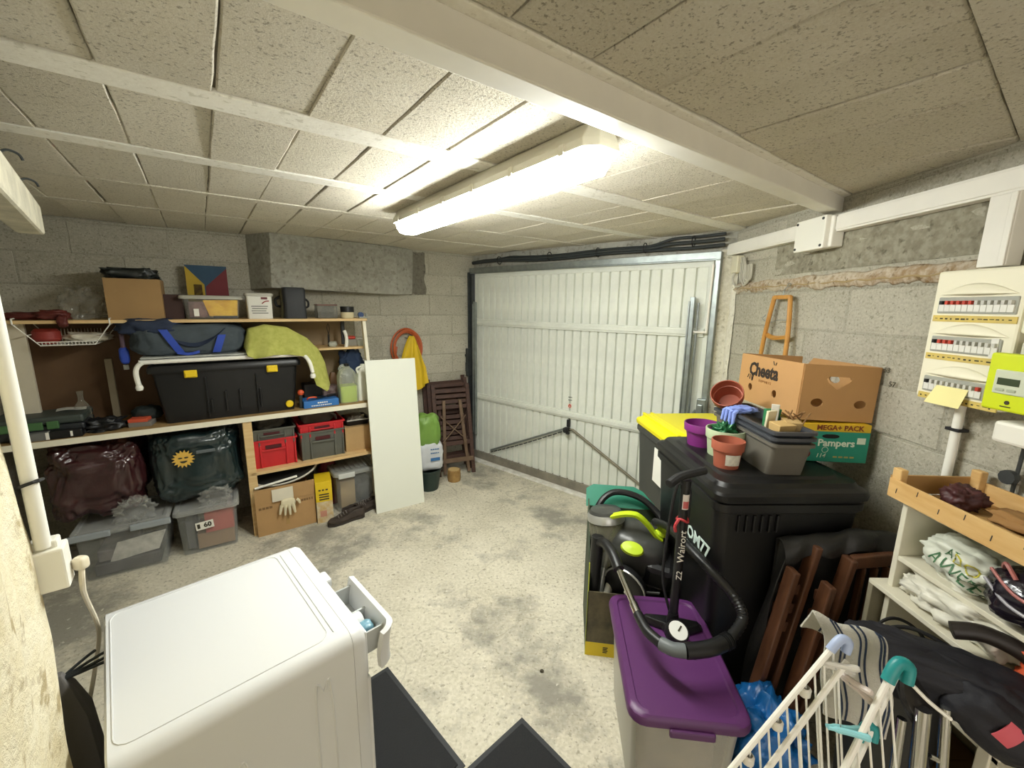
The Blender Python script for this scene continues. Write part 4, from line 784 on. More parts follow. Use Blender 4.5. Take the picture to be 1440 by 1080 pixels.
# clear totes on the floor
def clear_tote(name, label, cx, d, w_, dp, h, lidmat, rz=0.):
    t = sthing(name, label, 'storage box', cx, d, 0, rz=rz); tub(t, w_, dp, h-.02, mClear, .86, .03); lid_(t, w_+.01, dp+.01, h-.028, lidmat, .035, .022); return t
mLidG = clear('lid_grey', 'c3c4c0', .55, .35)
cx, w_, z0, z1 = fit(100, 720, 243, 815, .62)
t1 = clear_tote('clear_tote', 'wide clear tote with a printed sheet under the maroon bag', cx, .40, w_, .44, .335, mLidG, R(-2))
B().surf(lambda u, v: (-.03+.24*u-.05*v, -.186+.014*v-.003*math.sin(u*7), .215-.13*v+.02*u), 6, 5, .001).obj('printed_sheet', M('sheet_print', 'e4e2dc', .7, col2='bdbbb6', vscale=22), t1); B().bb(-w_*.34, w_*.36, -.18, .16, .01, .09).obj('contents', M('tote_dark', '3d3a3c', .7, col2='5c575c', vscale=10), t1, bev=.01); B().bb(-w_*.3, w_*.1, -.17, .12, .095, .17).obj('contents', M('tote_mauve', '8d8583', .8, col2='5b5557', vscale=8), t1, bev=.01)
for sg in (-1, 1): B().bb(sg*w_*.32-.10, sg*w_*.32+.10, -.235, -.215, .285, .325).obj('clip', M('clip_grey', '9aa0a4', .4), t1, bev=.006)
cx, w_, z0, z1 = fit(246, 705, 340, 772, .62)
t2 = clear_tote('clear_tote', 'clear tote with red and brown boxes marked 60 under the teal bag', cx, .40, w_, .42, .335, mLidG, R(-2))
B().bb(-.02, w_*.40, -.178, .1, .13, .27).obj('red_packet', M('packet_red', 'b84f45', .6, var=.08), t2); B().bb(-.07, w_*.39, -.168, .1, .02, .128).obj('brown_packet', M('packet_brown', '997a5c', .8, var=.06), t2)
p_ = B().bb(-.05, .05, -.0015, 0, -.028, .028).obj('label_card', mWhiteP, t2); place(p_, (-.02, -.200, .20), R(0), 0, R(-4)); text('60', .045, mInk, p_, (.016, -.003, 0), bold=.0015); B().bb(-.042, -.026, -.003, -.0015, -.016, .016).obj('label_mark', mInk, p_)
B().bb(-w_*.36, -.08, -.15, .12, .02, .23).obj('contents', M('tote_grey', '54565b', .7, var=.2), t2, bev=.01)
# ---------------------------------------------------------------- right bay: stacking crates
def crate(name, label, s, d, z, w_, h, mat, z_open=True):
    t = sthing(name, label, 'crate', s, d, z); dp = .42
    tub(t, w_, dp, h, mat, .90, .012, th=.004, rim=.008)
    for k in (-.44, -.26, .26, .44): B().box((k*w_, -dp*.465-.002, h*.42), (.012, .022, h*.80)).obj('rib', mat, t, bev=.003)
    b = B(); b.bb(-.24*w_, .24*w_, -dp/2-.004, -dp/2+.02, h*.60, h*.66); b.obj('grip_ledge', mat, t, bev=.002)
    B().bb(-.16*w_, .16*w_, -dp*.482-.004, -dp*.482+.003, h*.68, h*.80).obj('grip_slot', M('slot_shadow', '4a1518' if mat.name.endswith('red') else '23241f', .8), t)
    return t
mCR = M('crate_red', 'c3242b', .45, var=.06); mCG = M('crate_grey', '5b5c54', .5, var=.06)
cx, w_, z0, z1 = fit(350, 630, 421, 662, .50); h1 = .215
crate('stacking_crate', 'red stacking crate on the middle shelf, lower of the left pair', cx, .29, ZM, w_, h1, mCR)
crate('stacking_crate', 'grey stacking crate nested on top of the red one', cx-.004, .285, ZM+h1-.055, w_, .135, mCG)
cr1 = tag(B().blob((0, 0, .02), (.2, .2, .12), .7, .2, 3, 3, 22, 12).obj('grey_pouch', M('pouch_grey', '5d5a52', .8), smooth=True), 'dusty grey pouch heaped in the grey crate', 'pouch'); place(cr1, SW(cx, .30, ZM+h1+.075), RZS)
cx, w_, z0, z1 = fit(421, 600, 487, 648, .50)
crate('stacking_crate', 'grey stacking crate on the middle shelf, lower of the right pair', cx, .29, ZM, w_, h1+.01, mCG)
crate('stacking_crate', 'red stacking crate nested on top of the grey one', cx, .285, ZM+h1-.06, w_+.005, .135, mCR)
cr2 = tag(B().blob((0, 0, .02), (.26, .22, .15), .6, .1, 3, 5, 24, 12).obj('taupe_hat', M('hat_taupe', '6d6257', .8), smooth=True), 'taupe sun hat bulging out of the red crate', 'hat'); place(cr2, SW(cx, .28, ZM+h1+.08), RZS)
cr3 = tag(B().tube(catmull([(-.02, 0, 0), (.03, 0, .03), (.075, 0, .01), (.085, 0, -.03)], 5), .009, 8).obj('bent_tube', M('handle_grey', '8c877f', .5), smooth=True), 'curved grey tube sticking up from the red crate', 'tube'); place(cr3, SW(cx+.05, .36, ZM+h1+.085), RZS)
cx, w_, z0, z1 = fit(488, 602, 522, 640, .48)
carton('cardboard_box', 'small cardboard box on the middle shelf behind the white panel', w_+.03, .3, .20, SW(cx+.01, .31, ZM), RZS, M('cardboard_tan', 'b79767', .8, var=.06), tape=True)
cx, w_, z0, z1 = fit(488, 582, 522, 602, .46)
ty = sthing('black_tray', 'black oven tray holding foil scraps on the small cardboard box', 'tray', cx, .32, ZM+.206); tub(ty, w_+.02, .24, .05, mBlack, .8, .02); B().blob((0, 0, .045), (w_*.8, .18, .05), .7, .4, 4, 2, 22, 12).obj('foil', M('foil', 'a39d90', .3, metal=.5), ty, smooth=True); B().tube([(-w_*.48, -.12, .05), (w_*.48, -.12, .05)], .005, 6).obj('rim_wire', M('rim_grey', 'c2bfb6', .4), ty)
# ---------------------------------------------------------------- right bay, floor
cx, w_, z0, z1 = fit(360, 690, 445, 752, .60)
hbx = S(401, 704, .60)[1]; hfl = S(401, 681, .59)[1]-hbx
bc = carton('cardboard_box', 'large brown cardboard box on the floor by the shelf post', w_, .38, hbx, SW(cx, .40, 0), RZS, M('cardboard_box_big', 'b48f60', .8, var=.07), open_top=True)
for rx_, y_, yh in ((R(-62), -.19, hfl), (R(40), .19, .12)):
    o = B().bb(-w_/2, w_/2, -.002, .002, 0, yh).obj('flap', M('cardboard_box_big', 'b48f60'), bc); place(o, (0, y_, hbx), 0, R(-14) if y_ > 0 else R(6))
B().bb(-.09, .05, -.2065, -.2055, hbx+.01, hbx+hfl*.85).obj('paper_sheet', M('paper_white', 'd9d2bf', .8, var=.05), bc); print_row(bc, .10, .19, -.191, hbx-.03, .018, M('card_print', '7d5f3c', .8), 5); print_row(bc, -.18, -.09, -.191, hbx-.03, .018, M('card_print', '7d5f3c'), 4)
B().bb(-.012, .012, -.1925, -.19, .05, .10).obj('tape', M('parcel_tape', 'b3925f', .25), bc)
gv = thing('rubber_glove', 'cream rubber glove hanging over the front of the big cardboard box', 'glove', SW(cx+.01, .603, hbx+.02), RZS); mGv = M('glove_cream', 'ddd2b2', .6, bump=.2, bscale=30)
B().blob((0, -.012, -.035), (.10, .025, .07), .75, .15, 3, 2, 20, 12).obj('palm', mGv, gv, smooth=True)
for k, (dx, ln) in enumerate(((-.045, .05), (-.02, .065), (.005, .07), (.03, .06), (.058, .035))): B().tube([(dx, -.014, -.045 if k < 4 else -.02), (dx*1.2, -.02, -.06-ln*.4 if k < 4 else -.03), (dx*1.35, -.02, -.06-ln if k < 4 else -.055)], .011, 8, rs=[.012, .011, .007]).obj('finger', mGv, gv, smooth=True)
nt2 = thing('folding_net_tub', 'flat oval black mesh tub with pale rim on the big cardboard box', 'laundry tub', SW(cx+.03, .41, hbx+hfl+.045), RZS)
o = B().lathe([(.0, -.01), (.20, -.008), (.225, .0)], n=36, sy=.75).obj('mesh', M('mesh_black', '24231f', .8), nt2, smooth=True); o.rotation_euler = (R(14), R(-8), 0)
o = B().tube([(.226*math.cos(a), .17*math.sin(a), 0) for a in [i*2*math.pi/40 for i in range(40)]], .007, 8, True).obj('rim', M('rim_pale', 'c9c5b8', .5), nt2, smooth=True); o.rotation_euler = (R(14), R(-8), 0)
st_ = tag(B().tube([(-.13, 0, 0), (.15, 0, .035)], .009, 8).obj('white_rod', mWhiteP, smooth=True), 'short white rod lying in front of the mesh tub', 'rod'); place(st_, SW(cx-.06, .56, hbx+hfl+.0), RZS)
cx, w_, z0, z1 = fit(447, 676, 470, 730, .62)
yb = sthing('yellow_carton', 'tall narrow yellow and white carton on the floor', 'box', cx, .53, 0, rz=R(-8)); B().bb(-w_/2, w_/2, -.10, .10, .175, z1-.0).obj('upper', M('carton_yellow', 'e0bf1d', .6, var=.05), yb, bev=.002); B().bb(-w_/2+.0005, w_/2-.0005, -.0995, .0995, 0, .175).obj('lower', M('carton_white', 'd7cdb4', .6, col2='c9a86c', vscale=20), yb)
for k in range(3): B().bb(-w_*.3, w_*.3, -.1015, -.10, .19+k*.02, .20+k*.02).obj('print_line', mInk, yb)
print_row(yb, -w_*.32, w_*.32, -.101, .272, .012, mInk, 3); B().bb(-w_*.3, w_*.1, -.1005, -.099, .05, .10).obj('picture', M('carton_pink', 'c98f77', .6), yb)
cx, w_, z0, z1 = fit(452, 655, 470, 700, .35)
mr_ = tag(B().loft([rring(.16, .14, .03, 0), rring(.15, .13, .04, .32), rring(.08, .07, .03, .42)]).obj('red_sack', M('sack_red', '66131d', .7, var=.15), smooth=True), 'dark red sack behind the yellow carton', 'sack'); place(mr_, SW(cx+.02, .27, 0), RZS)
cx, w_, z0, z1 = fit(467, 655, 535, 715, .56)
t3 = clear_tote('clear_tote', 'clear tote with ribbed grey lid behind the shoes', cx+.02, .33, w_, .46, .36, M('lid_smoke', '8f918c', .4, alpha=.92), 0)
for k in range(9): B().bb(-w_*.40+k*w_*.1-.008, -w_*.40+k*w_*.1+.008, -.18, .18, .352, .357).obj('lid_rib', M('lid_smoke', '8f918c'), t3, bev=.002)
B().bb(-w_*.42, -w_*.08, -.238, -.215, .30, .345).obj('clip', M('clip_light', 'c6c8c4', .4), t3, bev=.006); B().bb(-w_*.35, -.02, -.16, .1, .01, .25).obj('carton', M('carton_cream', 'b89e70', .7, var=.1), t3); B().blob((w_*.18, -.05, .12), (w_*.4, .24, .2), .7, .2, 3, 2, 20, 12).obj('contents', M('tote_grey2', '4c4b48', .7), t3, smooth=True)
# shoes
def shoe(label, s, d, rz):
    t = thing('shoe', label, 'shoe', SW(s, d, 0), RZS+rz, 'dark shoes in front of the clear tote'); mS = M('shoe_dark', '3f352e', .75, var=.25, vscale=14, bump=.3, bscale=30)
    sole = [(-.14, -.03), (-.12, -.043), (-.04, -.036), (.05, -.048), (.11, -.042), (.14, -.012), (.138, .018), (.10, .042), (.04, .044), (-.04, .034), (-.12, .04), (-.14, .028)]
    B().prism(sole, 0, .022).obj('sole', M('shoe_sole', '37302b', .8), t, bev=.004)
    sc = lambda k, z, dx=0: [(x*k+dx, y*k, z) for x, y in sole]
    B().loft([sc(.98, .022), sc(.97, .04, -.003), [(x*.82-.022, y*.85, .065-.018*(x > .05)) for x, y in sole], [(x*.45-.07, y*.7, .088-.02*(x > .05)) for x, y in sole]], cap=False).obj('upper', mS, t, smooth=True, solid=.004)
    B().surf(lambda u, v: (-.03+.075*u, -.022+.044*v, .085-.03*u+.004*math.sin(u*18)), 12, 3, .004).obj('tongue', mS, t, smooth=True)
    for k in range(4): B().tube([(.0+.02*k-.01, -.025, .082-.008*k), (.0+.02*k, 0, .092-.009*k), (.01+.02*k-.01, .025, .082-.008*k)], .003, 5).obj('lace', M('lace_grey', '7d7670', .8), t)
    return t
p = onz(487, 733, 0)-CN; shoe('dark brown shoe lying nearest the big cardboard box', p.dot(SD), p.dot(SN), R(185))
p = onz(505, 722, 0)-CN; shoe('dark brown shoe in the middle of the pair by the clear tote', p.dot(SD), p.dot(SN)-.01, R(20))
p = onz(520, 716, 0)-CN; s3 = shoe('dark brown shoe beside the foot of the white panel', p.dot(SD), p.dot(SN)-.03, R(160))
# ---------------------------------------------------------------- white panel leaning on the bench
bl_, br_ = onz(530, 723, 0), onz(597, 706, 0)
zt_ = S(550, 517, .60)[1]; pw = (br_-bl_).length; pa = math.atan2(br_.y-bl_.y, br_.x-bl_.x)
wpn = tag(B().bb(0, pw, 0, .018, 0, 1.265).obj('melamine_sheet', M('melamine', 'e6e8dc', .4), bev=.001), 'tall white melamine panel leaning against the shelving', 'panel'); place(wpn, bl_, pa, R(-6.2))
# ---------------------------------------------------------------- corner: folded garden chairs, bags
mTeak = M('dark_teak', '4f342a', .6, col2='3b251d', vscale=5, stretch=(3, 3, 10), bump=.1, bscale=30); mTeakL = M('worn_teak', '75604c', .7, col2='59432f', vscale=5)
def folded_chair(label, s, d, rz, tilt, h=.92, w_=.40, pale=False):
    t = thing('folding_chair', label, 'chair', SW(s, d, 0), RZS+rz, 'dark folding garden chairs in the corner'); t.rotation_euler = (tilt, 0, RZS+rz)
    mA = mTeakL if pale else mTeak
    for sg in (-1, 1):
        B().bb(sg*w_/2-.02, sg*w_/2+.02, -.012, .012, .0, h).obj('back_leg', mTeak, t, bev=.004)
        o = B().bb(-.016, .016, -.034, -.014, .0, h*.80).obj('front_leg', mA, t, bev=.004); place(o, (sg*(w_/2-.055), 0, .02), 0, 0, R(-sg*3.2))
    for k in range(4): B().bb(-w_/2+.02, w_/2-.02, -.008, .008, h-.05-k*.055-.04, h-.05-k*.055).obj('back_slat', mTeak, t, bev=.003)
    for k in range(6): B().bb(-w_/2+.05, w_/2-.05, .0+.008, .022, h*.66-k*.055-.042, h*.66-k*.055).obj('seat_slat', mTeak, t, bev=.003)
    B().bb(-w_/2+.01, w_/2-.01, -.012, .012, .30, .345).obj('rail', mTeak, t, bev=.003); B().bb(-w_/2-.0, w_/2-.0, -.04, -.016, .13, .175).obj('rail', mA, t, bev=.003)
    if pale:
        for sg in (-1, 1): bar(B(), (-sg*.13, -.036-.006*sg, .34), (sg*.13, -.036-.006*sg, .60), .022, .010).obj('cross_brace', mA, t)
    return t
p = (onz(617, 672, 0)+onz(667, 663, 0))/2-CN
s_c, d_c = p.dot(SD), p.dot(SN)
folded_chair('dark folded wooden chair with pale crossed braces leaning in front of the stack', s_c, d_c, R(-12), R(-14), .93, .36, True)
folded_chair('dark folded wooden chair in the middle of the leaning stack', s_c+.02, d_c-.10, R(-8), R(-12), .97, .40)
folded_chair('dark folded wooden chair nearest the block wall', s_c+.03, d_c-.19, R(-4), R(-10), .98, .44)
cx, w_, z0, z1 = fit(585, 582, 618, 660, .50)
gbk = sthing('compost_bag', 'green and white plastic sack standing beside the folded chairs', 'sack', cx, .50, .20, rz=R(-10))
Hb = z1-.20-.0; B().blob((0, 0, Hb*.66), (.23, .15, Hb*.70), .6, .12, 3, 1, 26, 14).obj('green_top', M('sack_green', '6f9440', .5, var=.1), gbk, smooth=True); B().blob((.01, 0, Hb*.26), (.25, .17, Hb*.56), .55, .10, 3, 4, 26, 14, floor=-Hb*.26).obj('white_base', M('sack_white', 'c9ccd0', .5, var=.08), gbk, smooth=True)
B().bb(.0, .085, -.095, -.086, Hb*.19, Hb*.24).obj('blue_print', M('sack_blue', '2d6398', .5), gbk); print_row(gbk, -.0, .085, -.092, Hb*.33, .010, M('sack_blue', '2d6398'), 5); print_row(gbk, .0, .08, -.092, Hb*.40, .010, M('sack_blue', '2d6398'), 4)
bk2 = sthing('plastic_bucket', 'dark green bucket under the green and white sack', 'bucket', cx-.0, .50, 0); B().lathe([(.085, 0), (.115, .185), (.122, .19), (.122, .2), (.112, .2), (.082, .006)], n=24).obj('body', M('bucket_green', '24352f', .5), bk2, smooth=True)
p = onz(638, 677, 0); lg = thing('log_stub', 'short pale cut log standing on the floor by the chairs', 'log', p+Vector((0, .03, 0)), 0); B().lathe([(.062, 0), (.066, .03), (.064, .11), (.06, .115)], n=14, cap1=True).obj('bark', M('log_bark', 'a98852', .9, col2='8b6a3c', vscale=14, bump=.4, bscale=30), lg, smooth=True); B().lathe([(.055, .1155), (.0, .117)], n=14, cap0=False).obj('cut_face', M('log_cut', 'c4a670', .9), lg)
# orange hose coil and yellow rain jacket on the wall
hs_, hz_ = S(573, 490, .06)
hc = sthing('hose_coil', 'orange garden hose coiled on a wall hook', 'hose', hs_, 0, hz_); mHo = M('hose_orange', 'b85a30', .5)
for k in range(6):
    r_ = .135+.010*(k % 4); B().tube([((r_*.92)*math.cos(a)+.005*(k % 3), -.03-.012*(k % 3), r_*1.15*math.sin(a)) for a in [i*2*math.pi/30 for i in range(30)]], .0085, 8, True).obj('coil', mHo, hc, smooth=True)
B().tube(catmull([(-.10, -.04, .02), (-.118, -.05, -.07), (-.125, -.05, -.13), (-.12, -.05, -.16)], 5), .0095, 8).obj('loose_end', mHo, hc, smooth=True); B().cyl((-.12, -.05, -.15), (-.122, -.05, -.185), .016, n=10).obj('coupling', mHo, hc)
B().tube([(0, .0, .10), (0, -.09, .10), (0, -.095, .125)], .005, 6).obj('hook', mDark, hc)
yj = sthing('rain_jacket', 'yellow rain jacket hanging over the orange hose', 'jacket', hs_+.02, 0, hz_)
def jack(u, v):
    wv = .02+.115*min(1, v*1.5)**.8; a = (u-.5)*2
    y = -.115-.035*math.cos(a*1.4)-.02*math.cos(a*9+v*3)*min(1, v*2)*.6; return (a*wv+.03*v-.015*math.sin(v*3), y, .125-.50*v-(.03*math.cos(a*3))*v)
B().surf(jack, 36, 30, .004).obj('shell', M('rain_yellow', 'd9b61a', .55, var=.06, bump=.2, bscale=20), yj, smooth=True)
B().surf(lambda u, v: (.03+.055*u+.045*v, -.10-.03*math.sin(math.pi*u), -.02-.36*v), 8, 12, .004).obj('sleeve', M('rain_yellow', 'd9b61a'), yj, smooth=True)
# ================================================================== wheelie bins
mBinB = M('bin_black', '0d0d0e', .42, var=.12, vscale=5, bump=.04, bscale=150); mBinG = M('bin_grey', '3d3f3b', .55, var=.08); mYel = M('bin_lid_yellow', 'e4d90f', .45)
def wheelie(label, c, w_, dp, h, body, lidm, rz, group='wheelie bins by the right wall'):
    t = thing('wheelie_bin', label, 'bin', (c[0], c[1], 0), rz, group)
    B().loft([rring(w_*.78, dp*.76, .04, .03), rring(w_*.80, dp*.78, .04, .06), rring(w_*.94, dp*.94, .05, h*.88), rring(w_*.96, dp*.96, .05, h*.885), rring(w_*.97, dp*.97, .05, h*.945)]).obj('body', body, t, smooth=True)
    B().loft([rring(w_*.985, dp*.985, .05, h*.895), rring(w_*.985, dp*.985, .05, h*.92), rring(w_*.955, dp*.955, .05, h*.925)]).obj('rim', body, t, smooth=True)
    b = B(); b.loft([rring(w_*.99, dp*1.0, .04, h*.935), rring(w_, dp*1.01, .04, h*.955), rring(w_*.985, dp*.99, .04, h*.965), rring(w_*.93, dp*.93, .05, h*.975), rring(w_*.90, dp*.90, .05, h*.990), rring(w_*.80, dp*.80, .06, h*.992), rring(w_*.76, dp*.76, .06, h), rring(.05, .05, .02, h)]); b.obj('lid', lidm, t, smooth=True, ang=25)
    for k in (-.3, .3): B().cyl((k*w_-.03, dp*.5, h*.94), (k*w_+.03, dp*.5, h*.94), .016, n=10).obj('hinge', body, t)
    B().cyl((-w_*.36, dp*.40, .10), (-w_*.36-.05, dp*.40, .10), .10, n=20).obj('wheel', mRubber, t, bev=.01); B().cyl((w_*.36, dp*.40, .10), (w_*.36+.05, dp*.40, .10), .10, n=20).obj('wheel', mRubber, t, bev=.01)
    return t
ZB = 1.065
bb_ = wheelie('black wheelie bin with pots and boxes piled on its lid', (1.055, 1.765), .60, .64, ZB, mBinB, mBinB, R(2))
for k in range(6): B().box((-.20+.03*k, -.64*.475, .90), (.012, .012, .07)).obj('grip_rib', mBinB, bb_, bev=.003)
mLogo = M('logo_white', 'cfe0d8', .6)
text('OM77', .075, mLogo, bb_, (-.2775, -.165, .745), R(-90), R(90), name='logo', bold=.002, ry=R(0)); B().bb(-.278, -.2755, -.24, -.04, .693, .699).obj('logo_line', mLogo, bb_)
yb_ = wheelie('dark grey wheelie bin with a bright yellow lid behind the black bin', (1.115, 2.40), .56, .58, 1.03, mBinG, mYel, R(4))
B().bb(-.283, -.279, -.20, -.06, .70, .90).obj('paper_label', mWhiteP, yb_)
for k in range(2): B().box((-.235+.05*k, 0, 1.026), (.02, .50, .012)).obj('lid_ridge', mYel, yb_, bev=.004)
# ---------------------------------------------------------------- things piled on the black bin
def pot(name, label, c, r, h, mat, z=ZB, earth=None, rt=.82, tilt=None, group='plant pots on the bin'):
    t = thing(name, label, 'plant pot', (c[0], c[1], z), 0, group)
    B().lathe([(r*rt, 0), (r*(rt+.10), h*.62), (r*.97, h*.66), (r, h*.98), (r*.985, h), (r*.93, h), (r*.90, h*.7), (r*(rt-.06), .006), (0.001, .006)], n=28).obj('body', mat, t, smooth=True)
    if earth: B().lathe([(r*.88, h*.70), (r*.4, h*.74), (.001, h*.73)], n=18, cap0=False).obj('earth', earth, t, smooth=True)
    if tilt: t.rotation_euler = tilt
    return t
pot('plant_pot', 'empty purple plastic plant pot on the bin lid', (.905, 1.90), .083, .105, M('pot_purple', '74266f', .4, var=.05), rt=.74)
pg = pot('plant_pot', 'sage green plant pot holding crumpled green foil', (.945, 1.765), .082, .118, M('pot_sage', 'a8b592', .5, var=.04), rt=.80)
B().blob((0, .01, .10), (.09, .10, .08), .8, .5, 4, 3, 22, 14).obj('foil', M('foil_green', '1f5b35', .3, metal=.3, var=.3, vscale=30), pg, smooth=True)
pt = pot('plant_pot', 'terracotta coloured pot of earth with a white label', (.885, 1.625), .063, .112, M('pot_terracotta', '98503a', .6, var=.05), earth=M('earth', '6b4a31', .95, bump=.5, bscale=60), rt=.74)
B().surf(lambda u, v: (.0575*math.cos(R(-122+62*u))*(.92+.08*v), .0575*math.sin(R(-122+62*u))*(.92+.08*v), .018+.045*v), 8, 2, .0008).obj('label', M('label_white', 'dcd7c8', .6, col2='bdb8ab', vscale=60), pt)
# stacked troughs
def trough(label, z, dz, mat, wt=.168, tp=.84):
    t = thing('planter_trough', label, 'planter', (1.072, 1.745, z), R(-1), 'stacked plant troughs'); tub(t, wt, .50, dz, mat, tp, .02, th=.004, rim=.009); return t
mTr1 = M('trough_taupe', '5f5b52', .6, var=.06); mTr2 = M('trough_slate', '3d4046', .5)
trough('taupe plastic plant trough on the bin lid, lowest of the stack', ZB, .135, mTr1); trough('slate plastic plant trough nested in the taupe one', ZB+.115, .045, mTr2, .174, .86)
t3_ = trough('slate plastic plant trough on top of the stack holding garden bits', ZB+.138, .045, mTr2, .174, .86)
ZTt = ZB+.055
# garden bits in the trough
rp_ = pot('plant_pot', 'empty red brown pot lying tilted on the end of the trough', (1.055, 1.965), .072, .10, M('pot_redbrown', '8f4630', .55, var=.05), ZTt+.13, rt=.72, tilt=(R(35), R(-38), 0))
gv2 = thing('blue_glove', 'light blue disposable glove draped over the edge of the trough', 'glove', (1.00, 1.80, ZTt+.128), R(10)); mGb = M('glove_blue', '7f93d6', .5)
B().blob((.03, 0, .012), (.13, .08, .03), .8, .4, 3, 2, 24, 12).obj('palm', mGb, gv2, smooth=True)
for k, (dy, ln) in enumerate(((-.03, .05), (-.01, .06), (.012, .05), (.03, .04))): B().tube([(-.02, dy, .012), (-.035, dy*1.1, .005), (-.042, dy*1.2, -ln)], .009, 8, rs=[.010, .009, .006]).obj('finger', mGb, gv2, smooth=True)
for nm, lab, cat, c, sz, col, rz in (('seed_packet', 'cream seed packet standing in the trough', 'packet', (1.06, 1.66), (.05, .012, .10), 'd9cfae', 20), ('seed_packet', 'white plant label card leaning in the trough', 'label', (1.10, 1.69), (.03, .006, .12), 'd6d3c6', -30), ('peat_pot', 'square tan peat pot at the near end of the trough', 'plant pot', (1.07, 1.595), (.075, .06, .065), 'c0a068', 10), ('peat_pot', 'square buff peat pot beside the seed packet', 'plant pot', (1.125, 1.62), (.06, .06, .07), 'b89a66', -12), ('fertiliser_packet', 'green fertiliser packet in the middle of the trough', 'packet', (1.11, 1.73), (.07, .02, .09), '2f7a4a', 5)):
    o = B().box((0, 0, sz[2]/2), sz, taper=.85).obj(nm, M('card_'+col, col, .8, var=.08), bev=.003); tag(o, lab, cat); place(o, (c[0], c[1], ZTt+.075), R(rz), R(6))
b = B(); 
for k in range(9): b.tube(catmull([(rnd.uniform(-.05, .05), rnd.uniform(-.02, .02), .0), (rnd.uniform(-.05, .05), rnd.uniform(-.03, .03), .04), (rnd.uniform(-.07, .07), rnd.uniform(-.03, .03), .085)], 4), .003, 5)
o = b.obj('dry_stems', M('stem_dry', '7a5a36', .9)); tag(o, 'tuft of dry brown stems beside the nappy carton', 'stems', kind='stuff'); place(o, (1.155, 1.63, ZTt+.09), 0)
# nappy carton
mPam = M('carton_teal', '1d8a72', .5, var=.06)
pc = thing('nappy_carton', 'teal and yellow nappy carton on the bin against the wall', 'box', (1.37, 1.775, ZB+.003), R(-6)); Wp, Dp, Hp = .265, .20, .165
B().bb(-Wp/2, Wp/2, -Dp/2, Dp/2, 0, Hp*.80).obj('carton', mPam, pc, bev=.002); B().bb(-Wp/2, Wp/2, -Dp/2, Dp/2, Hp*.80, Hp).obj('yellow_band', M('carton_band', 'd7b021', .5), pc, bev=.002)
mBr = M('print_brown', '7b3a12', .6); text('MEGA+ PACK', .030, mBr, pc, (.012, -Dp/2-.0008, Hp*.90), bold=.0008); text('Pampers', .042, M('print_pale', 'd2ddc9', .6), pc, (.005, -Dp/2-.0008, Hp*.50), bold=.001); text('114', .026, M('print_pale', 'd2ddc9'), pc, (-.05, -Dp/2-.0008, Hp*.16), shear=.2)
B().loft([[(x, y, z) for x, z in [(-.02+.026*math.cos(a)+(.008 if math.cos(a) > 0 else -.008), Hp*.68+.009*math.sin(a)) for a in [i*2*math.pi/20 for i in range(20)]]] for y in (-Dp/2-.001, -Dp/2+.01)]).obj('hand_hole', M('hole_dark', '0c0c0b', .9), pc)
B().bb(.085, .117, -Dp/2-.001, -Dp/2, Hp*.50, Hp*.66).obj('print_patch', M('print_pale', 'd2ddc9'), pc); B().cyl((-.108, -Dp/2-.001, Hp*.20), (-.108, -Dp/2+.005, Hp*.20), .018, n=16).obj('red_mark', M('print_darkred', '6d1d22', .6), pc); B().tube([(-.035+.012*math.cos(a), -Dp/2-.0005, Hp*.32+.012*math.sin(a)) for a in [i*2*math.pi/16 for i in range(16)]], .001, 5, True).obj('ring_mark', M('print_pale', 'd2ddc9'), pc)
for k in range(4): B().bb(.0+.022*k, .016+.022*k, -Dp/2-.0008, -Dp/2, Hp*.12, Hp*.16).obj('print_line', M('print_gold', 'a79b57', .6), pc)
# fruit carton on top, open, with hand holes
Wf, Df, Hf = .315, .48, .235; mKr = M('kraft', 'b58a58', .75, var=.05, vscale=5); tk = .007
fc = thing('fruit_carton', 'large open kraft fruit carton stacked on the nappy carton', 'box', (1.205+Wf/2, 1.70+Df/2, ZB+.003+.168), R(-1)); fc.rotation_euler = (R(-1.2), R(2.2), R(-1))
def holed(w_, h, holes, m, nm):
    """board with round or shaped holes: outer ring strip bridged by triangle fill"""
    bm = bmesh.new(); loops = [[(-w_/2, 0), (w_/2, 0), (w_/2, h), (-w_/2, h)]]+holes; es = []
    for lp in loops:
        v_ = [bm.verts.new((x, 0, z)) for x, z in lp]
        es += [bm.edges.new((v_[i], v_[(i+1) % len(v_)])) for i in range(len(v_))]
    bmesh.ops.triangle_fill(bm, use_beauty=True, edges=es); me = bpy.data.meshes.new(nm); bm.to_mesh(me); bm.free(); me.materials.append(m)
    o = bpy.data.objects.new(nm, me); COL.objects.link(o); md = o.modifiers.new('solid', 'SOLIDIFY'); md.thickness = tk; md.offset = 0; return o
circ = lambda cx, cz, rx_, rz_: [(cx+rx_*math.cos(-i*2*math.pi/18), cz+rz_*math.sin(-i*2*math.pi/18)) for i in range(18)]
ff = holed(Wf, Hf, [circ(-.085, .075, .026, .018), circ(.095, .075, .026, .018), [(-.06, .175), (-.052, .187), (.036, .187), (.044, .175), (.036, .165), (-.006, .135), (-.014, .135), (-.052, .162)]], mKr, 'front_side'); ff.parent = fc; place(ff, (0, -Df/2, 0))
fbk = holed(Wf, Hf, [circ(0, .15, .035, .018)], mKr, 'back_side'); fbk.parent = fc; place(fbk, (0, Df/2, 0))
fl2 = holed(Df, Hf, [circ(.13, .075, .018, .018), circ(-.07, .075, .018, .018)], mKr, 'left_side'); fl2.parent = fc; place(fl2, (-Wf/2, 0, 0), R(90))
fr2 = holed(Df, Hf, [circ(.0, .15, .035, .018)], mKr, 'right_side'); fr2.parent = fc; place(fr2, (Wf/2, 0, 0), R(90))
B().bb(-Wf/2, Wf/2, -Df/2, Df/2, 0, .006).obj('base', mKr, fc)
